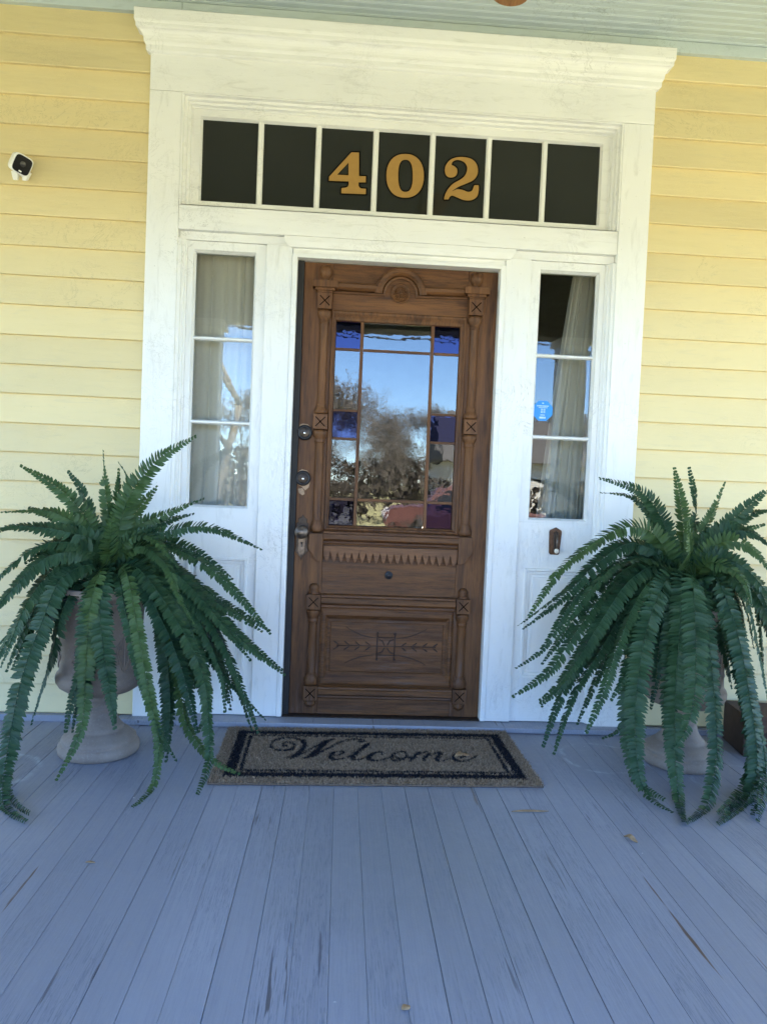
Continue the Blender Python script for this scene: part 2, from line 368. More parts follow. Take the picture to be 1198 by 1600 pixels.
def porch_column(x, label):
    t = thing('porch_column', label, 'column', (x, PD+.04, 0), 0, 'columns along the porch edge')
    box_part('shaft', M['column'], t, -.11, .11, -.11, .11, .18, 2.3, .006)
    box_part('base', M['column'], t, -.135, .135, -.135, .135, 0, .18, .006)
    mb = MB(); mb.box(-.13, .13, -.13, .13, 2.30, 2.34); mb.box(-.115, .115, -.115, .115, 2.341, 2.39); mb.box(-.15, .15, -.15, .15, 2.391, 2.449)
    mb.build('capital', M['column'], t, .006)
for x, l in ((-1.41, 'square white porch column left of the steps'), (1.73, 'square white porch column right of the steps'),
             (-4.4, 'square white porch column at the left porch corner'), (4.4, 'square white porch column at the right porch corner')): porch_column(x, l)

# ------------------------------------------------------------------ white door surround
sur = thing('door_surround', 'white painted door surround with cornice, transom and two sidelights', 'door frame')
YF = -.03
for s_ in (-1, 1):
    a, b = (-CW, -1.0) if s_ < 0 else (1.0, CW)
    box_part('casing', M['white'], sur, a, b, YF, .02, -.004 if s_ > 0 else .0, 2.829)
box_part('header_board', M['white_h'], sur, -CW, CW, YF-.001, .02, 2.8305, 3.02)
def cornice(prof, hw, y0):
    vs = []; 
    for o, z in prof: vs += [(-hw-o, y0, z), (-hw-o, YF-o, z), (hw+o, YF-o, z), (hw+o, y0, z)]
    n = len(prof); fs = []
    for i in range(n-1):
        for k in range(3): fs.append((i*4+k, i*4+k+1, (i+1)*4+k+1, (i+1)*4+k))
    fs.append((0,3,2,1)); t_ = (n-1)*4; fs.append((t_, t_+1, t_+2, t_+3)); return MB().add(vs, fs)
P = [(.002, 2.985), (.012, 2.987), (.018, 2.993), (.019, 3.013), (.022, 3.018), (.024, 3.022)]
P += [(.026+.026*(1-math.cos(t)), 3.024+.044*math.sin(t)) for t in [i*math.pi/2/6 for i in range(7)]]
P += [(.054, 3.070), (.055, 3.074), (.056, 3.086), (.058, 3.09), (.061, 3.098), (.062, 3.143), (.059, 3.147), (.0, 3.148)]
cornice(P, CW-.001, .02).build('cornice', M['white_h'], sur)
# transom
tr = MB()
for lv in ([(-.999,.999,2.34,2.8295,.02),(-.999,.999,2.34,2.8295,YF+.001),(-.992,.992,2.34,2.823,YF+.001),(-.988,.988,2.34,2.82,-.012),(-.978,.978,2.343,2.81,-.010),(-.974,.974,2.345,2.806,.004),(-.966,.966,2.35,2.797,.006),(-.962,.962,2.352,2.793,.022),
           (-.957,.957,2.354,2.788,.022),(-.957,.957,2.354,2.788,.028),(-.926,.926,2.380,2.757,.028),(-.918,.918,2.386,2.749,.044),(-.918,.918,2.386,2.749,.07),(-.999,.999,2.34,2.8295,.07)],):
    tr.ring(lv)
tr = tr.build('transom_window', M['white_h'], sur)
box_part('transom_bar', M['white_h'], sur, -.9995, .9995, -.026, .07, 2.233, 2.3395)
GY = .046
pitch = 1.836/7
for k in range(7):
    x0 = -.918+pitch*k; mb = MB().box(x0+.0105 if k else x0, x0+pitch-.0105 if k < 6 else x0+pitch, GY, GY+.004, 2.386, 2.749); mb.build('pane', M['glass_black'], tr)
    if k:
        prof = [(-.013,GY+.006),(-.013,GY-.002),(-.007,GY-.013),(.007,GY-.013),(.013,GY-.002),(.013,GY+.006)]
        vs = [(x0+a, b, z) for z in (2.383, 2.752) for a, b in prof]
        MB().add(vs, [(i, (i+1) % 6, (i+1) % 6+6, i+6) for i in range(6)]+[tuple(range(6))[::-1], tuple(range(6, 12))]).build('muntin', M['white'], tr)
box_part('backing_board', M['black'], tr, -.97, .97, .072, .08, 2.35, 2.80, 0)
# gilded numerals, traced
def npx(p): return on_wall(480+p[0]/3.993, 210+p[1]/3.993, GY)
def offset(pts, d):
    n = len(pts); out = []; A = sum(pts[i][0]*pts[(i+1) % n][1]-pts[(i+1) % n][0]*pts[i][1] for i in range(n))
    for i in range(n):
        p0, p1, p2 = (Vector(pts[(i+j) % n]) for j in (-1, 0, 1))
        a = (p1-p0).normalized(); b = (p2-p1).normalized(); n1 = Vector((a.y, -a.x)); n2 = Vector((b.y, -b.x))
        q = (n1+n2); q = q/max(.55, q.length_squared/2) ; q = q*(1 if A > 0 else -1)
        out.append(tuple(p1+q*d/1.0 if q.length < 2 else p1+q.normalized()*d*2))
    return out
def smooth_closed(pts, n=6):
    out = []; m_ = len(pts)
    for i in range(m_):
        p0, p1, p2, p3 = (Vector(pts[(i+j) % m_]) for j in (-1, 0, 1, 2))
        for k in range(n):
            t = k/n; out.append(tuple(.5*((2*p1)+(p2-p0)*t+(2*p0-5*p1+4*p2-p3)*t*t+(3*p1-p0-3*p2+p3)*t**3)))
    return out
def ell(cx, cy, rx, ry, e=2.25, n=40):
    o = []
    for k in range(n):
        a = 2*math.pi*k/n; c, s_ = math.cos(a), math.sin(a)
        o.append((cx+rx*math.copysign(abs(c)**(2/e), c), cy+ry*math.copysign(abs(s_)**(2/e), s_)))
    return o
def numeral(loops, label):
    mb = MB()
    for mi, dy, off in ((1, .0006, 9), (0, .0012, 0)):
        L = [offset(lp, off if i == 0 else -off*.85) if off else lp for i, lp in enumerate(loops)]
        W = [[npx(p) for p in lp] for lp in L]
        flat = [q for lp in W for q in lp]; T = tessellate_polygon([[Vector((q.x, q.z, 0)) for q in lp] for lp in W])
        mb.cur = mi; vs = [(q.x, GY-dy, q.z) for q in flat]; fs = []
        for t in T:
            a, b, c = (flat[i] for i in t); fs.append(t if (b.x-a.x)*(c.z-a.z)-(b.z-a.z)*(c.x-a.x) > 0 else t[::-1])
        mb.add(vs, fs)
    o = mb.build('numeral', [M['gold'], M['outline']], tr); o['label'] = label
numeral([[(275,110),(323,112),(323,258),(365,260),(364,298),(320,298),(320,318),(326,330),(337,336),(366,338),(364,372),(212,366),(214,333),(238,331),(252,325),(258,314),(258,292),(135,288),(137,262)], [(257,175),(257,254),(187,250)]], 'gold numeral 4 with black outline')
numeral([ell(610,257,117,137), ell(612,257,45,100,2.6)], 'gold numeral 0 with black outline')
two = [(857,222),(866,187),(892,157),(930,142),(975,140),(1020,150),(1050,175),(1063,210),(1060,250),(1035,284),(990,306),(942,326),(903,352),(935,341),(968,345),(1000,357),(1024,352),(1034,335),(1041,317),(1055,316),(1068,318),(1068,355),(1055,390),(1020,410),(975,408),(932,391),(905,381),(888,388),(880,404),(866,404),(853,402),(860,372),(880,336),(912,304),(955,280),(985,252),(997,215),(990,186),(968,166),(935,158),(908,168),(900,188),(918,198),(934,216),(934,244),(917,263),(890,268),(866,254)]
numeral([smooth_closed(two, 4)], 'gold numeral 2 with black outline')
# posts, door head, jambs
for s_ in (-1, 1):
    a, b = (-.607, -.490) if s_ < 0 else (.490, .607)
    box_part('post', M['white'], sur, a, b, -.004, .06, .03, 2.195)
    a, b = (-.4895, -.466) if s_ < 0 else (.466, .4895)
    box_part('door_stop', M['white'], sur, a, b, -.010, .06, .03, 2.160, .003)
box_part('gap_strip', M['black'], sur, -.4655, -.436, .03, .09, .03, 2.14, 0)  # black strip makes the dark gap along the left edge of the door
prof = [(.06,2.142),(-.012,2.142),(-.012,2.160),(.004,2.162),(.004,2.184),(-.016,2.186),(-.022,2.214),(-.022,2.2325),(.06,2.2325)]
xs = [.466,.466,.482,.4885,.4885,.507,.530,.530,.466]
MB().extrude_x(prof, 0, 0, 1, 0, [-q for q in xs], xs).build('door_head', M['white_h'], sur, .001, 1)
for s_ in (-1, 1):
    a, b = (-.9985, -.4895) if s_ < 0 else (.4895, .9985)
    c = -.608 if s_ < 0 else .608
    box_part('head_fillet', M['white_h'], sur, a, b, .001, .06, 2.196, 2.2325)
    # sidelight sash with its lower panel
    xo = [.9995, .996, .985, .982, .972, .969, .962]; yo = [-.029, -.024, -.022, -.008, -.006, .008, .010]
    mb = MB()
    for i in range(len(xo)-1):      # outer moulding, upright
        q = [(xo[i], yo[i]), (xo[i+1], yo[i+1]), (xo[i+1], .06), (xo[i], .06)]
        zz = 2.195
        vs = [(s_*x_, y_, z_) for z_ in (.03, zz) for x_, y_ in q]
        mb.add(vs, [(0,1,5,4),(1,2,6,5),(2,3,7,6),(3,0,4,7),(3,2,1,0),(4,5,6,7)])
    mb.build('side_moulding', M['white'], sur)
    gx0, gx1, gz0, gz1 = .663, .927, 1.0, 2.148
    sm = MB(); X = lambda p, q: (p, q) if s_ > 0 else (-q, -p)
    def rl(p, q, z0, z1, y): u0, u1 = X(p, q); return (u0, u1, z0, z1, y)
    sm.ring([rl(.609,.961,.98,2.1945,.06), rl(.609,.961,.98,2.1945,.012), rl(.653,.937,.99,2.158,.012), rl(.656,.934,.993,2.155,.020), rl(gx0,gx1,gz0,gz1,.034), rl(gx0,gx1,gz0,gz1,.058), rl(.609,.961,.98,2.1945,.06)])
    # lower panel: flat rail, raised moulding, sunk field
    sm.ring([rl(.609,.961,.03,.9795,.06), rl(.609,.961,.03,.9795,.012), rl(.648,.926,.235,.762,.012), rl(.651,.923,.238,.759,.004), rl(.660,.914,.247,.750,.004), rl(.664,.910,.251,.746,.014),
             rl(.675,.899,.262,.735,.014), rl(.679,.895,.266,.731,.020), rl(.690,.884,.277,.720,.020), rl(.692,.882,.279,.718,.012)])
    u0, u1 = X(.692, .882); sm.add([(u0,.012,.279),(u1,.012,.279),(u1,.012,.718),(u0,.012,.718)], [(0,1,2,3)])
    sl_ = sm.build('sidelight', M['white'], sur)
    zs = [1.0, 1.382, 1.764, 2.148]
    for k in range(3):
        u0, u1 = X(gx0, gx1); MB().box(u0, u1, .040, .044, zs[k]+(.006 if k else 0), zs[k+1]-(.006 if k < 2 else 0)).build('pane', M['glass'], sl_)
        if k:
            z = zs[k]; prof = [(.050,z-.009),(.038,z-.009),(.027,z-.004),(.027,z+.004),(.038,z+.009),(.050,z+.009)]
            MB().extrude_x(prof, u0-.003, u1+.003).build('muntin', M['white_h'], sl_)
box_part('sill', M['floor'], sur, -1.2, 1.2, -.085, .10, .0015, .026, .004)
box_part('threshold', M['dark_metal'], sur, -.464, .464, .0, .09, .0265, .031, .001)

# ------------------------------------------------------------------ front door
door = thing('front_door', 'carved brown oak front door with leaded glass panes', 'door', (0, 0, 0))
DY = .045; DX = .0115
def dbox(name, mat, x0, x1, y0, y1, z0, z1, bevel=.0015, parent=None): return box_part(name, mat, parent or door, x0, x1, y0, y1, z0, z1, bevel)
ZB, ZT = .032, 2.139
dbox('stile', M['wood_v'], -.4355, -.3035, DY, DY+.04, ZB, ZT); dbox('stile', M['wood_v'], .3285, .4655, DY, DY+.04, ZB, ZT)
dbox('top_rail', M['wood_h'], -.303, .328, DY, DY+.04, 1.925, ZT); dbox('lock_rail', M['wood_h'], -.303, .328, DY+.0008, DY+.04, .538, .904)
dbox('bottom_rail', M['wood_h'], -.303, .328, DY+.0004, DY+.04, ZB, .169)
gb = MB().ring([(-.3028,.3278,.9045,1.9245,DY+.03),(-.3028,.3278,.9045,1.9245,DY-.004),(-.299,.324,.909,1.920,DY-.007),(-.293,.318,.915,1.912,DY-.005),(-.289,.312,.920,1.895,DY+.004),(-.284,.301,.926,1.883,DY+.008),(-.282,.299,.928,1.880,DY+.018),(-.282,.299,.928,1.880,DY+.036)])
gb.build('glazing_frame', M['wood_v'], door)
DG = DY+.020
def came(x0, x1, z0, z1, nm='muntin'):
    mb = MB(); 
    if x1-x0 < z1-z0: mb.add([(x0,DG+.008,z) for z in (z0,z1)]+[(x0+.003,DG-.006,z) for z in (z0,z1)]+[(x1-.003,DG-.006,z) for z in (z0,z1)]+[(x1,DG+.008,z) for z in (z0,z1)], [(0,2,3,1),(2,4,5,3),(4,6,7,5)])
    else: mb.add([(x,DG+.008,z0) for x in (x0,x1)]+[(x,DG-.006,z0+.003) for x in (x0,x1)]+[(x,DG-.006,z1-.003) for x in (x0,x1)]+[(x,DG+.008,z1) for x in (x0,x1)], [(0,1,3,2),(2,3,5,4),(4,5,7,6)])
    mb.build(nm, M['wood_v'] if x1-x0 < z1-z0 else M['wood_h'], door)
VX = (-.159, .172); HZ = (1.051, 1.335, 1.467, 1.751)
for vx in VX: came(vx-.0095, vx+.0095, .928, 1.880)
for z in (HZ[0], HZ[3]): came(-.282, VX[0]-.0096, z-.0085, z+.0085); came(VX[0]+.0096, VX[1]-.0096, z-.0085, z+.0085); came(VX[1]+.0096, .299, z-.0085, z+.0085)
for z in HZ[1:3]: came(-.282, VX[0]-.0096, z-.0075, z+.0075); came(VX[1]+.0096, .299, z-.0075, z+.0075)
rows = [.928, *HZ, 1.880]; ty = rng
for ci, (xa, xb) in enumerate(((-.282, VX[0]), (VX[0], VX[1]), (VX[1], .299))):
    rr = [(.928, HZ[0]), (HZ[0], HZ[3]), (HZ[3], 1.880)] if ci == 1 else list(zip(rows[:-1], rows[1:]))
    for k, (za, zb) in enumerate(rr):
        if ci == 1: mt = (M['glass_old'], M['glass_old'], M['glass_wavy'])[k]
        else: mt = M['glass_blue'] if k in (0, 2, 4) else (M['glass_old'] if k == 1 else M['glass_wavy'])
        mb = MB().box(-(xb-xa)/2+.002, (xb-xa)/2-.002, 0, .004, za-(za+zb)/2+.002, zb-(za+zb)/2-.002)
        o = mb.build('pane', mt, door, loc=((xa+xb)/2, DG, (za+zb)/2))
        o.rotation_euler = (R(rng.uniform(-.35, .35)), 0, R(rng.uniform(-.5, .5)))     # old panes never sit quite true
        if ci != 1 and k in (0, 2, 4): o['label'] = 'cobalt blue glass pane'
# turned pilasters, half sunk in the door face
def block(mb, x, z0, z1, hw, cross=True):
    mb.box(x-hw, x+hw, DY-.032, DY+.005, z0, z1)
def cross_cut(name, x, z, s_, par):
    mb = MB()
    for sg in (-1, 1):
        d = Vector((s_, 0, sg*s_)); n_ = Vector((-d.z, 0, d.x)).normalized()*.0022
        c = Vector((x, DY-.0325, z)); a, b = c-d, c+d
        mb.add([a+n_, a-n_, b-n_, b+n_, a+Vector((0,.004,0)), b+Vector((0,.004,0))], [(0,1,2,3)])
    mb.build(name, M['outline'], par)
def pilaster(x, segs, ball=None, cap=None, blocks=(), nm='pilaster'):
    mb = MB()
    for prof in segs: mb.lathe(prof, (x, DY, 0), 20)
    for z0, z1 in blocks: block(mb, x, z0, z1, .033)
    if cap:
        zc0, zc1 = cap
        for hw, y_, z0, z1 in ((.036, -.034, zc0, zc0+.008), (.044, -.040, zc0+.008, zc0+.020), (.057, -.048, zc0+.020, zc1)): mb.box(x-hw, x+hw, DY+y_, DY+.005, z0, z1)
    o = mb.build(nm, M['wood_v'], door, .0012, 1)
    for z0, z1 in blocks: cross_cut('carved_cross', x, (z0+z1)/2, .022, o)
for x in (-.337, .364):
    dz = 0 if x < 0 else .007
    q = lambda L: [(r, z+dz) for r, z in L]
    pilaster(x, [q([(.004,2.128),(.012,2.127),(.022,2.12),(.029,2.107),(.030,2.095),(.027,2.08),(.018,2.068),(.014,2.06),(.017,2.054),(.024,2.05)]),
        q([(.026,1.922),(.033,1.915),(.034,1.905),(.031,1.89),(.022,1.878),(.024,1.870),(.026,1.865),(.020,1.858),(.0195,1.60),(.0195,1.50),(.023,1.492),(.025,1.485),(.021,1.478),(.028,1.468),(.033,1.455),(.030,1.445)]),
        q([(.030,1.368),(.034,1.36),(.034,1.352),(.029,1.338),(.022,1.326),(.025,1.320),(.025,1.313),(.020,1.308),(.0205,1.15),(.0205,.948),(.025,.943),(.024,.936),(.029,.925),(.032,.912),(.030,.898),(.02,.892)])],
        cap=(1.998+dz, 2.05+dz), blocks=((1.924+dz, 1.9975+dz), (1.372+dz, 1.441+dz)))
    xl = x if x < 0 else .368
    pilaster(xl, [[(.004,.652),(.014,.650),(.022,.640),(.024,.628),(.021,.619),(.026,.612),(.030,.604)],
        [(.028,.529),(.033,.522),(.033,.512),(.028,.497),(.022,.485),(.026,.478),(.024,.470),(.0205,.466),(.0215,.35),(.0205,.232),(.026,.228),(.024,.220),(.030,.208),(.034,.195),(.033,.182),(.029,.172)],
        [(.028,.101),(.024,.094),(.027,.085),(.022,.074),(.012,.066),(.004,.062)]], blocks=((.532, .602), (.103, .170)))
    s_ = -1 if x < 0 else 1    # scroll-sawn bracket below the upper pilaster
    bp = [(-.031,.888),(-.033,.852),(-.030,.842),(-.036,.838),(-.034,.820),(-.024,.805),(-.012,.792),(-.004,.775),(.010,.762),(.028,.758),(.033,.765),(.033,.888)]
    bp = [(x+(-p if s_ > 0 else p), z+dz) for p, z in bp]
    MB().prism(bp[::-1] if s_ < 0 else bp, DY-.032, DY+.004).build('bracket', M['wood_v'], door, .001, 1)
# arched moulding over the glass with the rosette
def sweep_xz(path, prof, mat, name, par=door):
    mb = MB(); n = len(prof); vs = []; P_ = [Vector((a, b)) for a, b in path]
    for i, p in enumerate(P_):
        t0 = (P_[i]-P_[i-1]).normalized() if i else (P_[1]-P_[0]).normalized(); t1 = (P_[i+1]-P_[i]).normalized() if i < len(P_)-1 else t0
        n0 = Vector((-t0.y, t0.x)); n1 = Vector((-t1.y, t1.x)); q = n0+n1; q = q/max(.3, q.length_squared/2)
        for off, y_ in prof: c = p+q*off; vs.append((c.x, DY+y_, c.y))
    fs = [(i*n+k, (i+1)*n+k, (i+1)*n+k+1, i*n+k+1) for i in range(len(P_)-1) for k in range(n-1)]
    return mb.add(vs, fs).build(name, mat, par)
zb = 2.005
path = [(-.30, zb), (-.064, zb)] + [(.0115+.0755*math.cos(a), zb+.004+.078*math.sin(a)) for a in [math.pi*(1-k/18) for k in range(19)]] + [(.087, zb), (.325, zb+.004)]
sweep_xz(path, [(-.004,.003),(-.004,-.010),(.004,-.014),(.010,-.006),(.012,-.016),(.022,-.026),(.036,-.028),(.044,-.022),(.048,.003)], M['wood_h'], 'arch_moulding')
ro = MB().lathe([(.046,-.002),(.046,.006),(.043,.009),(.040,.006),(.038,.003)], (.0115, DY, 2.018), 32, 'y')
for k in range(16):
    a = 2*math.pi*k/16; c, s_ = math.cos(a), math.sin(a)
    ro.add([(.0115+c*.006-s_*.0015, DY-.006, 2.018+s_*.006+c*.0015), (.0115+c*.026-s_*.0058, DY-.0045, 2.018+s_*.026+c*.0046), (.0115+c*.035, DY-.004, 2.018+s_*.035), (.0115+c*.026+s_*.0058, DY-.0045, 2.018+s_*.026-c*.0046), (.0115+c*.006+s_*.0015, DY-.006, 2.018+s_*.006-c*.0015), (.0115+c*.024, DY-.011, 2.018+s_*.024)],
           [(0,1,5),(1,2,5),(2,3,5),(3,4,5),(4,0,5)])
ro.lathe([(.007,.0),(.007,.009),(.003,.012)], (.0115, DY, 2.018), 12, 'y'); ro.build('rosette', M['wood_h'], door)
# ledges, sawtooth trim
def ledge(z0, z1, y, nm):
    h = z1-z0
    MB().extrude_x([(DY+.004,z0),(DY-.006,z0),(DY-.010,z0+h*.1),(DY-.008,z0+h*.22),(DY+y*.7,z0+h*.30),(DY+y,z0+h*.42),(DY+y,z0+h*.74),(DY+y*.75,z0+h*.8),(DY+y*.7,z0+h*.92),(DY-.004,z1),(DY+.004,z1)], -.302, .331).build(nm, M['wood_h'], door)
ledge(.838, .9035, -.034, 'ledge_moulding'); ledge(.536, .606, -.034, 'ledge_moulding'); ledge(.108, .170, -.034, 'ledge_moulding')
nT = 19; x0, x1 = -.300, .330; pts = [(x0, .832), (x0, .775)]; wt = (x1-x0)/nT
for k in range(nT):
    a = x0+wt*k
    pts += [(a+wt*.14, .786), (a+wt*.30, .766), (a+wt*.5, .7555), (a+wt*.70, .766), (a+wt*.86, .786), (a+wt*1.0, .803)] if k < nT-1 else [(a+wt*.3, .764), (a+wt*.5, .7555), (a+wt*.75, .764)]
pts += [(x1, .775), (x1, .832)]
MB().prism(pts, DY-.018, DY+.0005).build('sawtooth_trim', M['wood_light'], door, .0008, 1)
# lower panel with carving
MB().ring([(-.3025,.3275,.1695,.5355,DY+.02),(-.3025,.3275,.1695,.5355,DY+.001),(-.290,.318,.182,.522,DY-.005),(-.280,.309,.195,.505,DY-.005),(-.272,.301,.212,.494,DY+.004),(-.264,.293,.222,.484,DY+.010),(-.256,.285,.232,.474,DY+.010),(-.250,.279,.238,.468,DY+.006)]).build('panel_moulding', M['wood_h'], door)
pn = MB().add([(-.2505,DY+.006,.2375),(.2795,DY+.006,.2375),(.2795,DY+.006,.4685),(-.2505,DY+.006,.4685)], [(0,1,2,3)]).build('lower_panel', M['wood_h'], door)
cv = MB(); yv = DY+.0045
def cvx(pts, w_=.0028, taper=False):
    m_ = len(pts)
    cv.tube([(a, yv+.001, b) for a, b in pts], [w_*(.35+.65*math.sin(math.pi*(i+.4)/(m_-.2))) if taper else w_ for i in range(m_)], 5)
C0 = (.0115, .360)
for sx in (-1, 1):
    cvx([(C0[0]+sx*.0415, .420), (C0[0]+sx*.0415, .300)], .003)
    for zz in (.421, .298): cv.lathe([(.0065,-.001),(.0065,.004),(.002,.006)], (C0[0]+sx*.0415, yv+.003, zz), 10, 'y')
    cvx([(C0[0]+sx*(.0415+t*.15), .400+.048*t*t) for t in [k/8 for k in range(9)]], .0026, True)
    cvx([(C0[0]+sx*(.0415+t*.15), .318-.042*t*t) for t in [k/8 for k in range(9)]], .0026, True)
    for k in range(4):
        xx = .075+k*.05-(.02 if k == 3 else 0)*0
        for sg in (-1, 1): cvx([(C0[0]+sx*(xx+.022*t), C0[1]+sg*(.004+.016*t)) for t in (0,.33,.66,1)], .0035, True)
cvx([(-.222, C0[1]-.001), (.25, C0[1]+.003)], .0022)
for zz in (.402, .318): cvx([(C0[0]-.0415, zz), (C0[0]+.0415, zz)], .0026)
for sx in (-1, 1):
    for sz in (-1, 1): cvx([(C0[0]+sx*.006, C0[1]+sz*.006), (C0[0]+sx*.018, C0[1]+sz*.026), (C0[0]+sx*.036, C0[1]+sz*.034)], .0035, True)
cv.build('carving', M['dark_metal'] if False else plain('carved_groove', (.045,.022,.014), .7), door)
# hardware
def scar(pts, name='bare_patch'):
    MB().prism(pts, DY-.0008, DY+.001).build(name, M['bare'], door)
r_ = random.Random(3)
scar([(-.436,1.335),(-.408,1.322),(-.385,1.335),(-.38,1.36),(-.386,1.385),(-.396,1.394),(-.42,1.396),(-.434,1.388)])
scar([(-.433,1.112),(-.41,1.10),(-.396,1.085),(-.380,1.10),(-.374,1.13),(-.377,1.16),(-.39,1.178),(-.415,1.184),(-.434,1.17)])
scar([(-.43,1.092),(-.424,1.072),(-.408,1.062),(-.398,1.068),(-.40,1.083),(-.409,1.096)])
for z, l in ((1.354, 'upper'), (1.142, 'lower')):
    o = MB().lathe([(.036,.0),(.036,.006),(.034,.016),(.028,.022),(.026,.021),(.024,.019)], (-.408, DY, z), 32, 'y').build('deadbolt', M['lock_black'], door)
    MB().lathe([(.0235,.015),(.0235,.0195),(.022,.0205)], (-.408, DY, z), 28, 'y').build('cylinder', M['dark_metal'], o)
    mb = MB().lathe([(.006,.019),(.006,.024),(.0045,.0255)], (-.4075, DY, z-.003), 18, 'y'); mb.build('keyway', M['steel'], o)
pl = [(-.401,.974),(-.395,.960),(-.380,.952),(-.383,.938),(-.374,.930),(-.376,.905),(-.376,.82),(-.371,.802),(-.378,.795),(-.392,.780),(-.400,.772),(-.403,.755),(-.407,.772),(-.415,.780),(-.428,.795),(-.434,.802),(-.429,.82),(-.429,.905),(-.431,.930),(-.422,.938),(-.424,.952),(-.408,.960)]
es = MB().prism(pl[::-1], DY-.005, DY).build('lock_plate', M['dark_metal'], door, .0015, 1)
MB().prism([(-.386,.80),(-.386,.872),(-.419,.872),(-.419,.80),(-.412,.785),(-.393,.785)], DY-.008, DY-.004).build('key_plate', M['worn_metal'], es, .0015, 1)
mb = MB().lathe([(.005,.007),(.005,.0087)], (-.4025, DY, .839), 12, 'y'); mb.box(-.4055, -.3995, DY-.0087, DY-.007, .820, .839); mb.build('keyhole', M['lens'], es)
MB().lathe([(.018,.004),(.018,.010),(.011,.014),(.0095,.030),(.013,.036),(.026,.042),(.031,.050),(.031,.058),(.026,.064),(.014,.066),(.012,.068),(.004,.069)], (-.4035, DY, .893), 32, 'y').build('knob', M['worn_metal'], es)
tw = MB().lathe([(.019,.0),(.019,.004),(.015,.007),(.009,.006),(.008,.014),(.003,.015)], (.0105, DY, .701), 24, 'y').build('bell_turn', M['lock_black'], door)
# ------------------------------------------------------------------ doorbell, sticker, security camera
db = thing('pull_bell', 'bronze mechanical doorbell lever below the right sidelight glass', 'doorbell', (.787, .012, .83))
pp = [(-.020,0),(.018,0),(.023,.008),(.030,.105),(.028,.115),(.002,.130),(-.027,.116),(-.030,.108),(-.027,.008)]
bp_ = MB().prism(pp, -.008, 0).build('back_plate', M['bronze'], db, .002, 1)
MB().prism([(-.006,.012),(.010,.012),(.014,.104),(.002,.114),(-.010,.104)], -.014, -.007).build('lever_slot', M['dark_metal'], db, .002, 1)
MB().tube([(.004,-.014,.103),(.006,-.020,.06),(.004,-.024,.02)], [.004,.005,.005], 8).build('lever', M['worn_metal'], db)
MB().lathe([(.003,-.011),(.008,-.009),(.0105,-.003),(.0105,.003),(.008,.009),(.003,.011)], (.003,-.027,.019), 18).build('lever_knob', plain('ivory_knob', (.72,.66,.55), .3), db)

stk = thing('window_sticker', 'blue octagonal security sticker on the right sidelight glass', 'sticker', (.7055, .0394, 1.507))
oc = [(.051*math.cos(R(22.5+45*k)), .051*math.sin(R(22.5+45*k))) for k in range(8)]
MB().prism(oc, -.0006, 0).build('sticker_face', plain('blue_vinyl', (.02,.26,.72), .35, 0, .03), stk)
wv_ = plain('pale_print', (.55,.75,.92), .4)
mb = MB()
def bar(x0, x1, z0, z1): mb.box(x0, x1, -.0012, -.0007, z0, z1)
bar(-.004,.004,.033,.038)
for i in range(9): bar(-.028+i*.0064, -.0235+i*.0064, .020, .025)
for i in range(7): bar(-.020+i*.0062, -.0158+i*.0062, .013, .0165)
for z in (.001, -.010):
    for xx in (-.0085, .0035): bar(xx, xx+.008, z, z+.002); bar(xx, xx+.008, z+.006, z+.008); bar(xx, xx+.002, z+.0021, z+.0059); bar(xx+.006, xx+.008, z+.0021, z+.0059)
for i in range(4): bar(-.010+i*.0055, -.006+i*.0055, -.022, -.018)
for i in range(5): bar(-.014+i*.006, -.0095+i*.006, -.037, -.028)
mb.build('print', wv_, stk)

sc_ = on_wall(32, 256, -.075)
cm = thing('security_camera', 'small white security camera with black face on yellow wall', 'camera', (sc_.x, -.02, sc_.z))
fv = Vector((.60, -.70, -.38)).normalized(); sx_ = fv.cross(Vector((0,0,1))).normalized(); sx_ = -sx_; uz = fv.cross(sx_).normalized()
if uz.z < 0: uz = -uz
rl_ = R(-14); ax, az = sx_*math.cos(rl_)+uz*math.sin(rl_), -sx_*math.sin(rl_)+uz*math.cos(rl_)
def rsq(h, e=4.5, n=32, sxy=(1,1)):
    o = []
    for k in range(n):
        a = 2*math.pi*k/n; c, s_ = math.cos(a), math.sin(a)
        o.append((h*sxy[0]*math.copysign(abs(c)**(2/e), c), h*sxy[1]*math.copysign(abs(s_)**(2/e), s_)))
    return o
def loft(secs, mat, name, par, base):
    mb = MB(); mb.smooth = True; n = 32; vs = []
    for d, h in secs: vs += [base+fv*d+ax*a+az*b for a, b in rsq(h, 4.5, n, (.98, 1.0))]
    fs = [(i*n+k, i*n+(k+1) % n, (i+1)*n+(k+1) % n, (i+1)*n+k) for i in range(len(secs)-1) for k in range(n)]
    fs += [tuple(range(n))[::-1], tuple((len(secs)-1)*n+k for k in range(n))]
    return mb.add(vs, fs).build(name, mat, par)
cb_ = Vector((0, -.055, 0))
bd = loft([(-.042,.020),(-.040,.030),(-.030,.038),(.010,.041),(.022,.041),(.026,.039),(.0265,.034)], M['plastic'], 'body', cm, cb_)
fc = loft([(.024,.0365),(.0280,.0358),(.0285,.033)], M['face'], 'face', cm, cb_)
mb = MB(); mb.smooth = True
cc = cb_+fv*.030+az*.004
for r0, nm, mt, dd in ((.012, 'lens_ring', M['dark_metal'], .0), ):
    vs = [cc+ax*math.cos(a)*r0+az*math.sin(a)*r0 for a in [2*math.pi*k/20 for k in range(20)]]+[cc+fv*.0015+ax*math.cos(a)*r0*.8+az*math.sin(a)*r0*.8 for a in [2*math.pi*k/20 for k in range(20)]]
    mb.add(vs, [(k, (k+1) % 20, 20+(k+1) % 20, 20+k) for k in range(20)]+[tuple(20+k for k in range(20))]); mb.build(nm, plain('lens_ring', (.03,.028,.025), .3), fc)
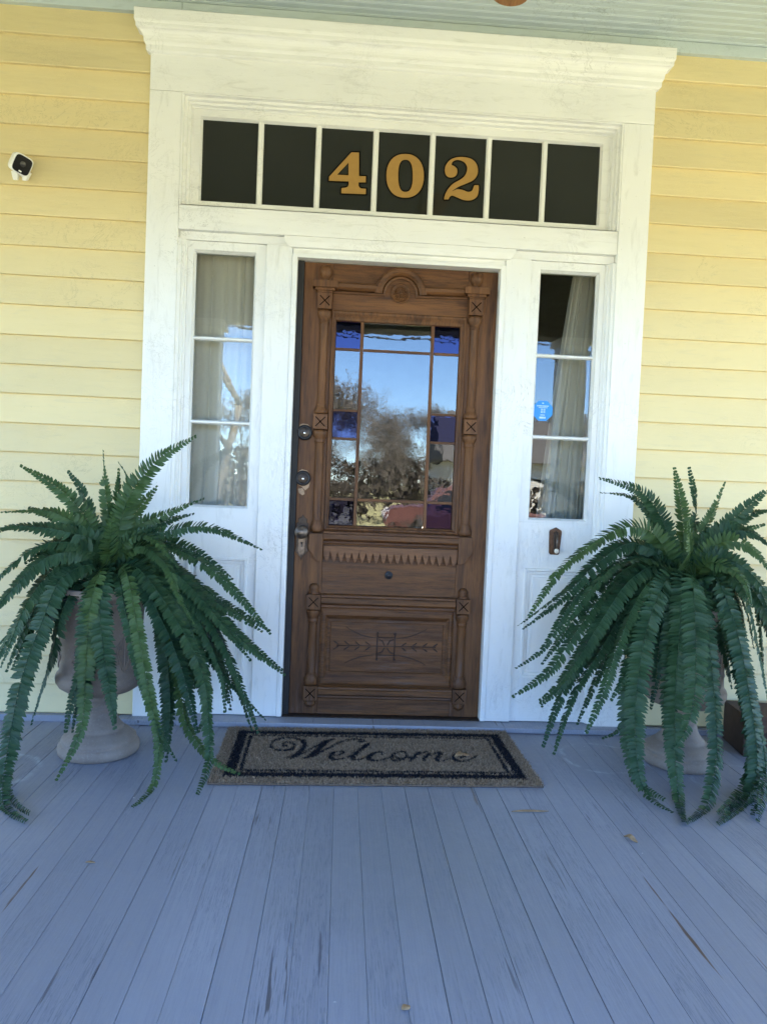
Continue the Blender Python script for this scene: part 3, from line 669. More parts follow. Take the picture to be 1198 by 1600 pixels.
pb = cb_+fv*.0300-az*.028; 
MB().add([pb-ax*.006-az*.003, pb+ax*.006-az*.003, pb+ax*.006+az*.003, pb-ax*.006+az*.003, pb-ax*.006-az*.003+fv*.001, pb+ax*.006-az*.003+fv*.001, pb+ax*.006+az*.003+fv*.001, pb-ax*.006+az*.003+fv*.001], [(4,5,6,7),(0,1,5,4),(1,2,6,5),(2,3,7,6),(3,0,4,7)]).build('sensor', M['plastic'], fc)
for k, xx in enumerate((-.046, .004)):
    MB().add([(xx,-.044,-.026),(xx+.030,-.044,-.026),(xx+.030,-.014,-.020),(xx,-.014,-.020),(xx+(.012 if k == 0 else 0),-.048,-.066),(xx+.030-(.012 if k else 0),-.048,-.066),(xx+.030-(.010 if k else 0),-.030,-.060),(xx+(.010 if k == 0 else 0),-.030,-.060)],
       [(0,1,2,3),(4,7,6,5),(0,4,5,1),(1,5,6,2),(2,6,7,3),(3,7,4,0)]).build('bracket_leg', M['plastic'], cm, .003)
MB().lathe([(.024,-.002),(.024,.006),(.010,.010),(.009,.030)], (-.006, .0, -.012), 20, 'y').build('mount', M['plastic'], cm)

# ------------------------------------------------------------------ curtains behind the sidelights
def curtain_mat(name, c):
    a = N(name); v = a.coord((1,1,1)); f = a.noise(v, 320, 2); a.fin(a.ramp(f, (.3, tuple(q*.86 for q in c)), (.7, c)), .9, a.bump(f, .3, .0008))
    return a.m
M['curtain'] = curtain_mat('linen_curtain', (.79,.74,.67)); M['curtain_grey'] = curtain_mat('grey_curtain', (.58,.55,.50))
def curtain(name, mat, label, left, right, z0, z1, y, folds, amp, seed):
    nx, nz = 90, 30; rr = random.Random(seed); ph = [rr.uniform(0, 6.28) for _ in range(4)]; vs = []
    for j in range(nz+1):
        t = j/nz; z = z1+(z0-z1)*t; a, b = left(t), right(t)
        for i in range(nx+1):
            s_ = i/nx; u = s_*folds*2*math.pi
            d = amp*(math.sin(u+ph[0]+.5*math.sin(t*3+ph[1]))+.45*math.sin(u*1.73+ph[2]+t*.8)+.25*math.sin(u*3.1+ph[3]))*(.75+.25*t)
            vs.append((a+(b-a)*(s_+.02*math.sin(u+1.2)), y+d, z))
    fs = [(j*(nx+1)+i, j*(nx+1)+i+1, (j+1)*(nx+1)+i+1, (j+1)*(nx+1)+i) for j in range(nz) for i in range(nx)]
    mb = MB(); mb.smooth = True; o = mb.add(vs, fs).build(name, mat); s = o.modifiers.new('t', 'SOLIDIFY'); s.thickness = .002
    return tag(o, label, 'curtain')
curtain('curtain', M['curtain'], 'beige linen curtain filling the left sidelight window', lambda t: -1.04, lambda t: -.60 if t < .5 else -.60-.065*(t-.5)*2, .5, 2.28, .13, 6, .011, 4)
curtain('curtain', M['curtain_grey'], 'grey curtain drawn to one side in the right sidelight window', lambda t: .865-.165*min(1, t*1.15)**.8, lambda t: 1.02, .5, 2.28, .14, 5, .016, 9)

# ------------------------------------------------------------------ doormat
MC = Vector((-.052, -.404)); MW, MH, MA = 1.262, .606, R(1.2); MT = .013
mat_ = thing('doormat', 'brown coir Welcome doormat with black double border', 'doormat', (MC.x, MC.y, .001), MA)
coir = plain('coir_backing', (.12,.085,.06), .95, 0, .3, 120, .5)
MB().box(-MW/2, MW/2, -MH/2, MH/2, 0, MT-.005).build('backing', coir, mat_, .003, 1)
S = []                                             # pen strokes of the word, (x, y, width) in photograph pixels
def st(o, pts): S.append([(o[0]+a/9.983, o[1]+b/9.983, c/9.983) for a, b, c in pts])
A, B, C, D = (410,1145), (500,1145), (560,1150), (640,1150)
st(A, [(385,205,20),(345,212,26),(310,195,26),(325,168,22),(390,155,20),(450,165,28),(500,195,42),(495,230,45),(430,268,32),(330,285,24),(220,280,26),(150,245,38),(125,205,42),(150,150,32),(230,110,24),(350,88,22),(470,88,24),(570,108,36),(640,150,70),(665,195,75),(640,250,70),(570,320,60),(480,375,42),(350,408,16)])
st(A, [(440,400,16),(540,378,22),(640,330,24),(800,235,26),(960,150,32),(1080,110,32),(1125,108,16)])
st(A, [(1060,120,22),(960,180,70),(860,280,75),(760,350,50),(690,390,28),(615,415,14)])
st(A, [(690,405,18),(830,360,30),(1000,260,28),(1198,160,28),(1298,125,24),(1418,105,22),(1538,112,24),(1593,140,28),(1558,155,28),(1498,148,24)])
st(B, [(215,360,16),(290,355,22),(350,335,32),(375,310,26),(330,295,20),(250,310,24),(170,345,55),(145,385,60),(180,415,50),(260,430,22),(380,405,22),(490,365,20)])
st(B, [(750,185,50),(690,230,62),(600,300,62),(520,370,60),(490,405,50),(530,430,32),(600,435,20),(680,405,22),(740,375,22)])
st(C, [(370,290,36),(385,275,26),(330,258,20),(260,270,32),(190,310,65),(150,350,70),(190,385,45),(260,395,22),(370,380,20),(460,350,20),(520,320,22)])
st(C, [(600,262,24),(540,300,50),(505,345,55),(530,385,40),(610,395,22),(700,370,28),(750,320,38),(735,270,30),(680,250,20),(600,262,22)])
st(C, [(560,310,16),(600,350,18),(700,355,20),(830,335,18)])
st(C, [(940,265,42),(900,310,60),(850,360,60),(820,395,42)]); st(C, [(930,300,22),(1010,265,22),(1070,258,24),(1100,285,42),(1060,330,62),(1020,370,62)])
st(D, [(330,310,22),(400,275,24),(470,270,40),(500,285,45),(450,330,65),(415,370,62),(440,395,36),(490,405,20),(560,385,20),(660,340,22)])
st(D, [(720,340,16),(790,345,16),(850,330,26),(870,300,26),(820,275,18),(740,285,27),(680,330,55),(690,375,50),(760,405,32),(860,405,26),(950,370,28),(1045,322,28)])
seg = []
for s_ in S:
    for a, b in zip(s_[:-1], s_[1:]):
        pa, pb_ = Vector(a), Vector(b)
        seg.append((a[0], a[1], b[0], b[1], a[2]/2, b[2]/2))
seg = np.array(seg)
nr = np.random.default_rng(5); NF = 75000
fx = nr.uniform(-MW/2, MW/2, NF); fy = nr.uniform(-MH/2, MH/2, NF)
ca, sa = math.cos(MA), math.sin(MA); wx = MC.x+fx*ca-fy*sa; wy = MC.y+fx*sa+fy*ca
dv = np.stack([wx-CAM.x, wy-CAM.y, np.full(NF, MT-CAM.z)], 1)
cz = dv@np.array(FWD); ppx = CX+FPX*(dv@np.array(RIGHT))/cz; ppy = CY-FPX*(dv@np.array(UP))/cz
ink = np.zeros(NF, bool)
for x0, y0, x1, y1, r0, r1 in seg:
    dx, dy = x1-x0, y1-y0; L2 = dx*dx+dy*dy; t = np.clip(((ppx-x0)*dx+(ppy-y0)*dy)/L2, 0, 1)
    d = np.hypot(ppx-x0-t*dx, ppy-y0-t*dy); ink |= d < (r0+(r1-r0)*t)*1.02
ed = np.minimum(MW/2-np.abs(fx), MH/2-np.abs(fy))
exx = MW/2-np.abs(fx); bord = ((ed > .050) & (ed < .092)) | ((ed > .102) & (ed < .117))
def coir_mat(name, c, c2):
    a = N(name); at = a.n('Attribute'); at.attribute_name = 'tone'
    return a.fin(a.ramp(at.outputs['Fac'], (0., c), (1., c2)), .9, spec=.1)
def pile(name, mask, mat):
    ix = np.nonzero(mask)[0]; n = len(ix); h = nr.uniform(.006, .0105, n); lx = nr.normal(0, .0045, n); ly = nr.normal(0, .0045, n); wd = nr.uniform(.0009, .0017, n); an = nr.uniform(0, 6.28, n)
    bx, by = fx[ix], fy[ix]; v = np.zeros((n, 4, 3)); z0 = MT-.0055
    c_, s_ = np.cos(an)*wd, np.sin(an)*wd
    v[:,0] = np.stack([bx-c_, by-s_, np.full(n, z0)], 1); v[:,1] = np.stack([bx+c_, by+s_, np.full(n, z0)], 1)
    v[:,2] = np.stack([bx+lx+c_*.7, by+ly+s_*.7, z0+h], 1); v[:,3] = np.stack([bx+lx-c_*.7, by+ly-s_*.7, z0+h], 1)
    me = bpy.data.meshes.new(name); f = np.arange(n*4).reshape(n, 4); me.from_pydata(v.reshape(-1, 3).tolist(), [], f.tolist()); me.materials.append(mat)
    at = me.attributes.new('tone', 'FLOAT', 'FACE'); at.data.foreach_set('value', nr.random(n))
    o = bpy.data.objects.new(name, me); COL.objects.link(o); o.parent = mat_; o['kind'] = 'stuff'; return o
blk = coir_mat('black_coir', (.008,.008,.011), (.03,.03,.036)); brn = coir_mat('brown_coir', (.165,.112,.07), (.41,.30,.20))
pile('coir_pile', ~(ink | bord), brn); pile('lettering', ink & ~bord, blk); pile('border', bord, blk)

# ------------------------------------------------------------------ urns
def stone_mat():
    a = N('taupe_urn'); u = a.coord(); f = a.noise(u, 9, 6, .6); g = a.noise(u, 120, 3)
    col = a.ramp(f, (.3, (.21,.165,.132)), (.7, (.30,.245,.20))); col = a.mix(a.ramp(g, (.55, 0.), (.75, .4)), col, (.36,.33,.30))
    return a.fin(col, .7, a.bump(g, .3, .0015))
M['urn'] = stone_mat()
UP_ = [(.150,0),(.156,.004),(.158,.020),(.156,.034),(.148,.042),(.140,.046),(.145,.052),(.143,.062),(.132,.068),(.120,.080),(.104,.092),(.092,.095),(.095,.102),(.084,.112),(.070,.135),(.062,.165),(.060,.172),(.064,.178),(.063,.186),(.058,.190),(.056,.200),(.064,.212),(.068,.220),(.064,.228),(.060,.234),
       (.090,.242),(.130,.256),(.158,.275),(.170,.295),(.172,.312),(.168,.326),(.160,.334),(.157,.345),(.155,.40),(.157,.48),(.160,.56),(.165,.60),(.172,.612),(.170,.62),(.166,.626),(.172,.632),(.182,.638),(.190,.652),(.190,.668),(.184,.676),(.172,.676),(.164,.660),(.160,.61),(.156,.60)]
def urn(x, y, rz, label):
    t = thing('urn_planter', label, 'planter', (x, y, .001), rz, 'urns flanking the door')
    b = MB().lathe(UP_, n=56).build('urn', M['urn'], t)
    mb = MB().lathe([(.155,.605),(.10,.622),(.01,.63)], n=24); mb.build('soil', M['soil'], t)
    # raised scroll ornaments round the bowl
    for k in range(6):
        a0 = 2*math.pi*k/6; mb = MB()
        def on(u, v, r=.1575): a = a0+u/r; return (r*math.cos(a), r*math.sin(a), v)
        for sx in (-1, 1):
            mb.tube([on(sx*(.006+.030*math.sin(t_*3.1)*(.4+.6*t_)), .36+.13*t_) for t_ in [i/12 for i in range(13)]], [.0045]*12+[.002], 6)
            mb.tube([on(sx*(.028+.013*math.cos(t_)*(1-t_/9)), .392+.018*math.sin(t_)*(1-t_/9)) for t_ in [i*.5 for i in range(14)]], .0035, 6)
            mb.tube([on(sx*(.014+.02*t_), .44+.045*t_-.03*t_*t_) for t_ in [i/6 for i in range(7)]], .0035, 6)
        mb.tube([on(0, .35+.165*t_) for t_ in [i/6 for i in range(7)]], [.004,.006,.007,.006,.005,.004,.002], 6)
        mb.build('scroll_relief', M['urn'], b)
    return t
UL, UR = (-1.170, -.395), (1.255, -.385)
urn(*UL, .35, 'taupe pedestal urn to the left of the door holding a fern'); urn(*UR, .1, 'taupe pedestal urn to the right of the door mostly hidden by its fern')

# ------------------------------------------------------------------ silk ferns
def catmull(P_, n):
    out = []; m_ = len(P_)
    for i in range(m_-1):
        p0, p1, p2, p3 = P_[max(i-1, 0)], P_[i], P_[i+1], P_[min(i+2, m_-1)]
        for k in range(n):
            t = k/n; out.append(.5*((2*p1)+(p2-p0)*t+(2*p0-5*p1+4*p2-p3)*t*t+(3*p1-p0-3*p2+p3)*t**3))
    return out+[P_[-1]]
def frond(fern, P_, hw, mat, seed, centre, twist=0):
    rr = random.Random(seed)
    c = catmull(P_, 14); L = [0]
    for a, b in zip(c[:-1], c[1:]): L.append(L[-1]+(b-a).length)
    tot = L[-1]; step = .0138; n = int(tot/step); pts = []; j = 0
    for k in range(n+1):
        d = min(k*step, tot-1e-6)
        while j < len(L)-2 and L[j+1] < d: j += 1
        t = (d-L[j])/max(1e-6, L[j+1]-L[j]); pts.append(c[j].lerp(c[j+1], t))
    V = []; F = []; pin = []; m_ = len(pts)
    ax_ = Vector((centre[0], centre[1], .9)); ph = rr.uniform(0, 6.28); tw_amp = rr.uniform(.05, .35)
    Nprev = None; frames = []
    for i, p in enumerate(pts):
        T = (pts[min(i+1, m_-1)]-pts[max(i-1, 0)]); T = T.normalized() if T.length > 1e-6 else Vector((0,0,-1))
        out_ = Vector((p.x-ax_.x, p.y-ax_.y, 0)); out_ = out_.normalized() if out_.length > .02 else Vector((0,-1,0))
        hint = out_*.55+Vector((0,-.35,.75)); Nn = hint-T*hint.dot(T)
        if Nn.length < .15: Nn = (Nprev if Nprev is not None else Vector((0,-1,0))); Nn = Nn-T*Nn.dot(T)
        Nn.normalize()
        if Nprev is not None: Nn = (Nprev*.75+Nn*.25); Nn = (Nn-T*Nn.dot(T)).normalized()
        Nprev = Nn; frames.append((p, T, Nn))
    rad = .0026
    for i, (p, T, Nn) in enumerate(frames):
        Sd = T.cross(Nn); q = twist+tw_amp*math.sin(ph+i*.09); Sd2 = Sd*math.cos(q)+Nn*math.sin(q); N2 = Nn*math.cos(q)-Sd*math.sin(q)
        b = len(V); r_0 = rad*(1-.75*i/m_)
        V += [p+N2*r_0, p+Sd2*r_0-N2*r_0*.5, p-Sd2*r_0-N2*r_0*.5]; pin += [.5]*3
        if i: F += [(b-3+k, b-3+(k+1) % 3, b+(k+1) % 3, b+k) for k in range(3)]
    for i, (p, T, Nn) in enumerate(frames):
        s_ = i/(m_-1)
        if s_*tot < .10: continue
        base = min(1, (s_*tot-.10)/.12); prof = (.45+.55*base)*(1 if s_ < .55 else max(.20, 1-((s_-.55)/.45)**1.6*.84))
        Sd = T.cross(Nn); q = twist+tw_amp*math.sin(ph+i*.09); Sd2 = Sd*math.cos(q)+Nn*math.sin(q); N2 = Nn*math.cos(q)-Sd*math.sin(q)
        for sg in (-1, 1):
            if rr.random() < .012: continue
            l = hw*.88*prof*rr.uniform(.9, 1.08); wd = step*.74*(.62+.38*prof)*rr.uniform(.92, 1.1)
            fwd = .16+.34*s_+rr.uniform(-.09, .09); tilt = rr.uniform(-.35, .35)+.3; droop = rr.uniform(.05, .30)
            d = (Sd2*sg*math.cos(fwd)+T*math.sin(fwd)); wv2 = (T*math.cos(fwd)-Sd2*sg*math.sin(fwd)); wv2 = wv2*math.cos(tilt)+N2*math.sin(tilt)
            nn = d.cross(wv2).normalized(); nn = nn if nn.dot(N2) > 0 else -nn
            p0 = p+T*rr.uniform(-.002, .002)
            b = len(V); V.append(p0); pin.append(.3)
            tone = rr.uniform(-.25, .25)
            for u, ww in ((.025, .74), (.42, .90), (.78, .54)):
                cc_ = p0+d*(l*u)-N2*(l*droop*u*u)+nn*(.0)
                V.append(cc_+wv2*wd*ww); V.append(cc_-nn*wd*.22); V.append(cc_-wv2*wd*ww); pin += [.2+.6*u+tone, .05+tone, .2+.6*u+tone]
            V.append(p0+d*l-N2*(l*droop)+wv2*wd*.25); pin.append(1.)
            F += [(b, b+1, b+2), (b, b+2, b+3), (b+1, b+4, b+5, b+2), (b+2, b+5, b+6, b+3), (b+4, b+7, b+8, b+5), (b+5, b+8, b+9, b+6), (b+7, b+10, b+8), (b+8, b+10, b+9)]
    zmin = min(v.z for v in V)
    V = [Vector((v.x, min(v.y, -.036), max(v.z, .003+.002*rr.random()))) for v in V]
    me = bpy.data.meshes.new('frond'); me.from_pydata([tuple(v-Vector((centre[0], centre[1], 0))) for v in V], [], F); me.materials.append(mat)
    at = me.attributes.new('pin', 'FLOAT', 'POINT'); at.data.foreach_set('value', pin)
    me.polygons.foreach_set('use_smooth', [True]*len(me.polygons))
    o = bpy.data.objects.new('frond', me); COL.objects.link(o); o.parent = fern; return o
def fern(U, table, org, scl, label, seed):
    t = thing('fern', label, 'fern', (U[0], U[1], 0), 0, 'ferns in urns beside the door'); rr = random.Random(seed)
    for i, (ye, hw, young, pts) in enumerate(table):
        P_ = [Vector((U[0]+rr.uniform(-.04, .04), U[1]+rr.uniform(-.05, .03), .63))]; m_ = len(pts)
        y0 = U[1]-.02
        for k, (a, b) in enumerate(pts):
            tt = (k+.35)/(m_-.65) if m_ > 1 else 1
            y = y0+(ye-y0)*min(1, tt)**(.75 if ye > -.58 else .42); px, py = org[0]+a/scl, org[1]+b/scl
            q = on_wall(px, py, y)
            if ye < -.42:                                  # hang in front of the urn, not through it
                for _ in range(3):
                    ru = .225 if q.z > .24 else .10; dx = q.x-U[0]
                    if q.z < .70 and abs(dx) < ru: q = on_wall(px, py, min(q.y, U[1]-math.sqrt(ru*ru-dx*dx)))
            if q.z < .016: q = on_floor(px, py, .016)
            P_.append(q)
        if (P_[1]-P_[0]).length > .35:                       # long first reach: arch over the rim
            mid = P_[0].lerp(P_[1], .4); mid.z = max(P_[0].z, P_[1].z)*.5+.42; P_.insert(1, Vector((mid.x, mid.y, max(mid.z, .74))))
        frond(t, P_, hw, M['frond_young'] if young else M['frond'], seed*100+i, U, rr.uniform(-.25, .25))
        if not young and m_ >= 4 and hw > .044 and rr.random() < .75:      # a second frond close behind
            jx, jz = rr.uniform(-.03, .03), rr.uniform(-.02, .03); n_ = len(P_)-rr.choice((0, 0, 1))
            Q = [p+Vector((jx*k/n_*1.5, .055*min(1, k/2), jz*k/n_)) for k, p in enumerate(P_[:n_])]
            frond(t, Q, hw*.95, M['frond'], seed*300+i, U, rr.uniform(-.4, .4))
    for i in range(16):                                       # fronds at the back and inside of the plant
        az_ = R(rr.uniform(5, 175)); reach = rr.uniform(.22, .33); drop = rr.uniform(.30, .52); c, s_ = math.cos(az_), math.sin(az_)
        k_ = rr.uniform(.9, 1.1)
        P_ = [Vector((U[0], U[1], .63)), Vector((U[0]+c*.09, U[1]+s_*.07, .80*k_)), Vector((U[0]+c*reach*.75, U[1]+s_*reach*.6, .83*k_)), Vector((U[0]+c*reach*1.15, U[1]+s_*reach*.85, .64)), Vector((U[0]+c*reach*1.32, U[1]+s_*reach*.95, drop))]
        frond(t, P_, .052, M['frond'], seed*777+i, U)
    for i in range(9):                                        # short upright young growth in the heart
        az_ = R(rr.uniform(0, 360)); c, s_ = math.cos(az_), math.sin(az_); r1 = rr.uniform(.05, .15); h = rr.uniform(.18, .27)
        P_ = [Vector((U[0], U[1], .62)), Vector((U[0]+c*r1*.5, U[1]+s_*r1*.4, .63+h*.6)), Vector((U[0]+c*r1*1.3, U[1]+s_*r1, .63+h))]
        frond(t, P_, .045, M['frond_young'], seed*999+i, U)
    return t
FL = [  # (depth of the tip, half width, young, traced path in the enlarged photograph)
 (-.46,.062,1,[(450,480),(500,300),(610,150),(760,55)]), (-.36,.038,1,[(425,430),(410,260),(402,100)]), (-.34,.048,0,[(370,430),(330,290),(265,190)]), (-.45,.050,1,[(370,440),(250,275),(85,170)]),
 (-.50,.050,1,[(340,450),(200,350),(0,350)]), (-.32,.045,0,[(350,460),(240,380),(110,330)]), (-.34,.050,1,[(480,440),(540,340),(620,245)]), (-.30,.045,1,[(440,410),(462,270),(465,175)]), (-.28,.045,0,[(470,380),(505,240),(460,150)]),
 (-.40,.045,1,[(500,440),(640,360),(800,295)]), (-.34,.045,0,[(520,450),(650,385),(760,355)]), (-.50,.045,0,[(520,470),(650,425),(820,410),(1020,495)]),
 (-.66,.055,1,[(430,520),(432,440),(438,350)]), (-.60,.055,0,[(400,490),(250,425),(60,405),(-60,430)]), (-.62,.060,0,[(400,510),(200,470),(40,560),(-60,680)]), (-.66,.064,0,[(390,520),(200,520),(60,640),(-60,780)]),
 (-.66,.062,0,[(380,540),(230,560),(110,700),(40,860),(0,960)]), (-.80,.060,0,[(370,560),(240,610),(160,790),(85,1000),(35,1250),(10,1480),(100,1560)]), (-.45,.050,0,[(350,570),(250,720),(205,900),(150,1080),(120,1185)]),
 (-.64,.052,0,[(385,560),(345,750),(325,950),(275,1100),(255,1215)]), (-.70,.046,1,[(400,560),(352,720),(335,950),(315,1200),(215,1405)]), (-.72,.056,0,[(415,560),(390,720),(405,900),(428,1050),(450,1205)]),
 (-.74,.032,0,[(450,590),(490,740),(540,950),(600,1150),(690,1325)]), (-.80,.036,1,[(480,570),(535,800),(580,1050),(620,1250),(600,1420),(515,1505)]), (-.66,.058,0,[(500,560),(640,790),(720,1000),(770,1210)]),
 (-.58,.052,0,[(520,580),(620,720),(650,900),(665,1100),(650,1325)]), (-.60,.056,0,[(520,545),(690,700),(780,900),(820,1080),(775,1210)]), (-.55,.058,0,[(540,525),(760,700),(880,880),(960,1080),(1010,1215)]),
 (-.50,.054,0,[(550,505),(760,650),(920,830),(1110,985)]), (-.48,.048,0,[(560,480),(740,520),(900,640),(1060,830)]), (-.62,.044,1,[(520,490),(640,545),(700,680),(760,790)]), (-.45,.046,0,[(560,510),(700,590),(840,700),(1030,820)]),
 (-.66,.050,1,[(540,560),(660,800),(700,1020),(730,1180),(820,1310),(940,1378)]), (-.72,.052,0,[(520,560),(680,760),(790,980),(815,1200),(815,1330),(770,1458)]), (-.52,.044,0,[(560,540),(720,780),(850,950),(940,1060),(1040,1165)]),
 (-.56,.056,0,[(540,540),(700,660),(800,820),(870,1000),(880,1130)]), (-.60,.056,0,[(520,550),(640,700),(720,880),(740,1050),(720,1160)]), (-.52,.054,0,[(540,510),(720,620),(860,780),(980,930)]), (-.62,.058,0,[(370,550),(200,640),(90,820),(20,980)]),
 (-.58,.046,1,[(480,480),(560,440),(630,480),(700,570)]), (-.60,.060,0,[(340,550),(160,680),(30,850),(-50,1000)]), (-.50,.056,0,[(330,560),(120,740),(-40,900)]), (-.48,.05,0,[(560,600),(700,760),(760,950),(800,1120)]), (-.45,.05,0,[(580,560),(760,760),(860,950),(900,1120)]),
]
FR = [
 (-.50,.050,0,[(740,420),(690,250),(600,130),(420,72)]), (-.42,.048,0,[(740,420),(680,270),(570,155),(428,135)]), (-.40,.050,1,[(780,400),(775,230),(740,22)]), (-.34,.050,0,[(800,390),(835,210),(805,30)]), (-.38,.048,1,[(820,400),(900,230),(960,85)]),
 (-.44,.056,0,[(840,410),(980,260),(1150,110)]), (-.40,.045,1,[(760,420),(680,280),(600,180)]), (-.70,.060,1,[(790,450),(810,370),(800,250)]), (-.52,.062,1,[(720,420),(640,300),(520,285),(380,360),(250,470),(120,665)]),
 (-.48,.056,0,[(700,430),(560,350),(420,430),(280,570),(95,715)]), (-.50,.040,0,[(680,420),(500,430),(320,580),(190,790),(60,885)]), (-.56,.058,0,[(700,430),(520,470),(350,690),(210,890),(50,1005)]),
 (-.60,.060,0,[(700,450),(560,500),(430,680),(320,860),(180,1040)]), (-.56,.055,0,[(700,460),(600,520),(430,800),(310,1000),(230,1240)]), (-.66,.056,0,[(710,480),(600,560),(500,790),(440,980),(370,1150)]), (-.46,.040,0,[(720,460),(570,560),(440,860),(330,1115)]),
 (-.80,.060,0,[(740,480),(640,660),(590,900),(575,1150),(610,1390),(740,1495)]), (-.62,.040,0,[(760,480),(690,700),(660,950),(640,1060)]), (-.80,.058,0,[(780,470),(765,700),(745,1000),(745,1250),(760,1430),(785,1535)]),
 (-.84,.064,0,[(820,480),(830,700),(830,950),(795,1130),(735,1225)]), (-.80,.056,0,[(860,500),(885,740),(910,1000),(920,1250),(880,1460),(790,1535)]), (-.80,.060,0,[(900,480),(1000,700),(1060,1000),(1090,1250),(1060,1420),(925,1540)]),
 (-.62,.058,0,[(930,480),(1040,560),(1100,800),(1140,1020)]), (-.72,.048,1,[(860,450),(950,445),(1040,510),(1070,620)]), (-.56,.056,1,[(850,430),(960,340),(1080,380),(1170,500)]), (-.48,.056,0,[(850,410),(960,300),(1100,320),(1200,430)]),
 (-.62,.056,0,[(880,440),(1000,430),(1134,560),(1200,720)]), (-.55,.058,0,[(920,450),(1080,500),(1190,700),(1260,1000)]), (-.42,.045,1,[(830,400),(1000,310),(1120,270)]), (-.55,.05,0,[(760,500),(640,620),(560,780),(545,860)]),
 (-.74,.056,0,[(900,500),(1000,720),(1080,1050),(1130,1300),(1095,1530)]), (-.58,.055,0,[(690,440),(500,440),(330,620),(240,760)]), (-.54,.056,0,[(700,450),(520,540),(380,780),(260,960),(170,1035)]), (-.66,.05,0,[(740,500),(650,620),(560,860),(470,1020)]),
 (-.60,.06,0,[(960,460),(1130,640),(1230,950),(1280,1250)]), (-.50,.055,0,[(880,520),(960,640),(1010,860),(1040,1000)]), (-.30,.045,0,[(700,640),(590,900),(520,1120),(430,1180)]), (-.40,.05,0,[(860,420),(1040,240),(1200,200)]), (-.66,.05,0,[(840,520),(860,650),(880,820),(870,960)]),
]
fern(UL, FL, (0, 660), 2.5, 'large drooping green fern in the urn left of the door', 11)
fern(UR, FR, (780, 720), 2.713, 'large drooping green fern in the urn right of the door', 23)

# ------------------------------------------------------------------ odds and ends on the porch
bx_ = thing('cardboard_box', 'brown cardboard box on the floor behind the right urn', 'box', (1.76, -.22, .001), R(-8))
mb = MB(); mb.box(-.17, .17, -.12, .12, 0, .18); mb.build('carton', M['card'], bx_, .003)
mb = MB(); mb.add([(-.17,-.121,.181),(.17,-.121,.181),(.165,-.20,.13),(-.165,-.20,.13)], [(0,1,2,3)]); o = mb.build('flap', M['card'], bx_); o.modifiers.new('t', 'SOLIDIFY').thickness = .004
def dry_leaf(px, py, L_, W_, ang, label, z=.001, curl=.02):
    p = on_floor(px, py, z); n = 9; vs = []
    for i in range(n):
        t = i/(n-1); w_ = W_*math.sin(math.pi*min(1, t*.96+.03))**.8
        for s_ in (-1, 0, 1): vs.append(((t-.5)*L_, s_*w_, .002+(abs(s_)*curl*.35+curl*.25*math.sin(t*5))*w_/W_))
    mb = MB(); mb.smooth = True; fs = [(i*3+k, (i+1)*3+k, (i+1)*3+k+1, i*3+k+1) for i in range(n-1) for k in (0, 1)]
    o = mb.add(vs, fs).build('dry_leaf', M['leaf_dry'], loc=(p.x, p.y, z+.001)); o.rotation_euler.z = ang; o.modifiers.new('t', 'SOLIDIFY').thickness = .0012
    tag(o, label, 'leaf')
dry_leaf(828, 1269, .135, .007, R(3), 'long thin tan leaf sliver on the floorboards right of the mat', curl=.004)
dry_leaf(985, 1313, .05, .012, R(-52), 'small curled tan leaf on the floorboards near the right fern')
dry_leaf(722, 1182, .07, .02, R(20), 'pale leaf lying on the last letter of the doormat', z=.015)
dry_leaf(634, 1577, .022, .009, R(30), 'tiny reddish leaf scrap on the nearest floorboards', curl=.004)
dry_leaf(141, 1349, .028, .005, R(0), 'small dark leaf scrap on the floor left of the mat', curl=.003)

# ceiling fan, one blade tip shows at the top edge
fan = thing('ceiling_fan', 'porch ceiling fan with wooden blades hanging over the mat', 'fan', (.225, -1.47, 2.86))
MB().lathe([(.02,.06),(.10,.055),(.115,.03),(.115,-.02),(.09,-.05),(.03,-.06),(.01,-.07)][::-1], n=28).build('motor', M['dark_metal'], fan)
MB().lathe([(.012,.05),(.012,.30)], n=12).build('rod', M['dark_metal'], fan); MB().lathe([(.07,.354),(.06,.32),(.02,.29)][::-1], n=24).build('canopy', M['dark_metal'], fan)
tip = on_wall(792, 9, -.80); dxy = Vector((tip.x-.225, tip.y+1.47)); a0 = math.atan2(dxy.y, dxy.x); FR_ = dxy.length
for k in range(5):
    a = a0+2*math.pi*k/5; pts = [(.16,-.035),(.26,-.058),(FR_-.07,-.066)]+[(FR_-.068+.068*math.cos(t), .066*math.sin(t)) for t in [R(-75+150*i/12) for i in range(13)]]+[(FR_-.07,.066),(.26,.058),(.16,.035)]
    n = len(pts); mb = MB(); z0 = tip.z-2.86
    vs = [(p, q, z0+q*.12) for p, q in pts]+[(p, q, z0+.006+q*.12) for p, q in pts]
    mb.add(vs, [tuple(range(n))[::-1], tuple(range(n, 2*n))]+[(i, (i+1) % n, (i+1) % n+n, i+n) for i in range(n)])
    o = mb.build('blade', M['fan_wood'], fan); o.rotation_euler.z = a
    o = MB().box(.08, .24, -.018, .018, z0+.007, z0+.012).build('blade_arm', M['dark_metal'], fan, .002); o.rotation_euler.z = a

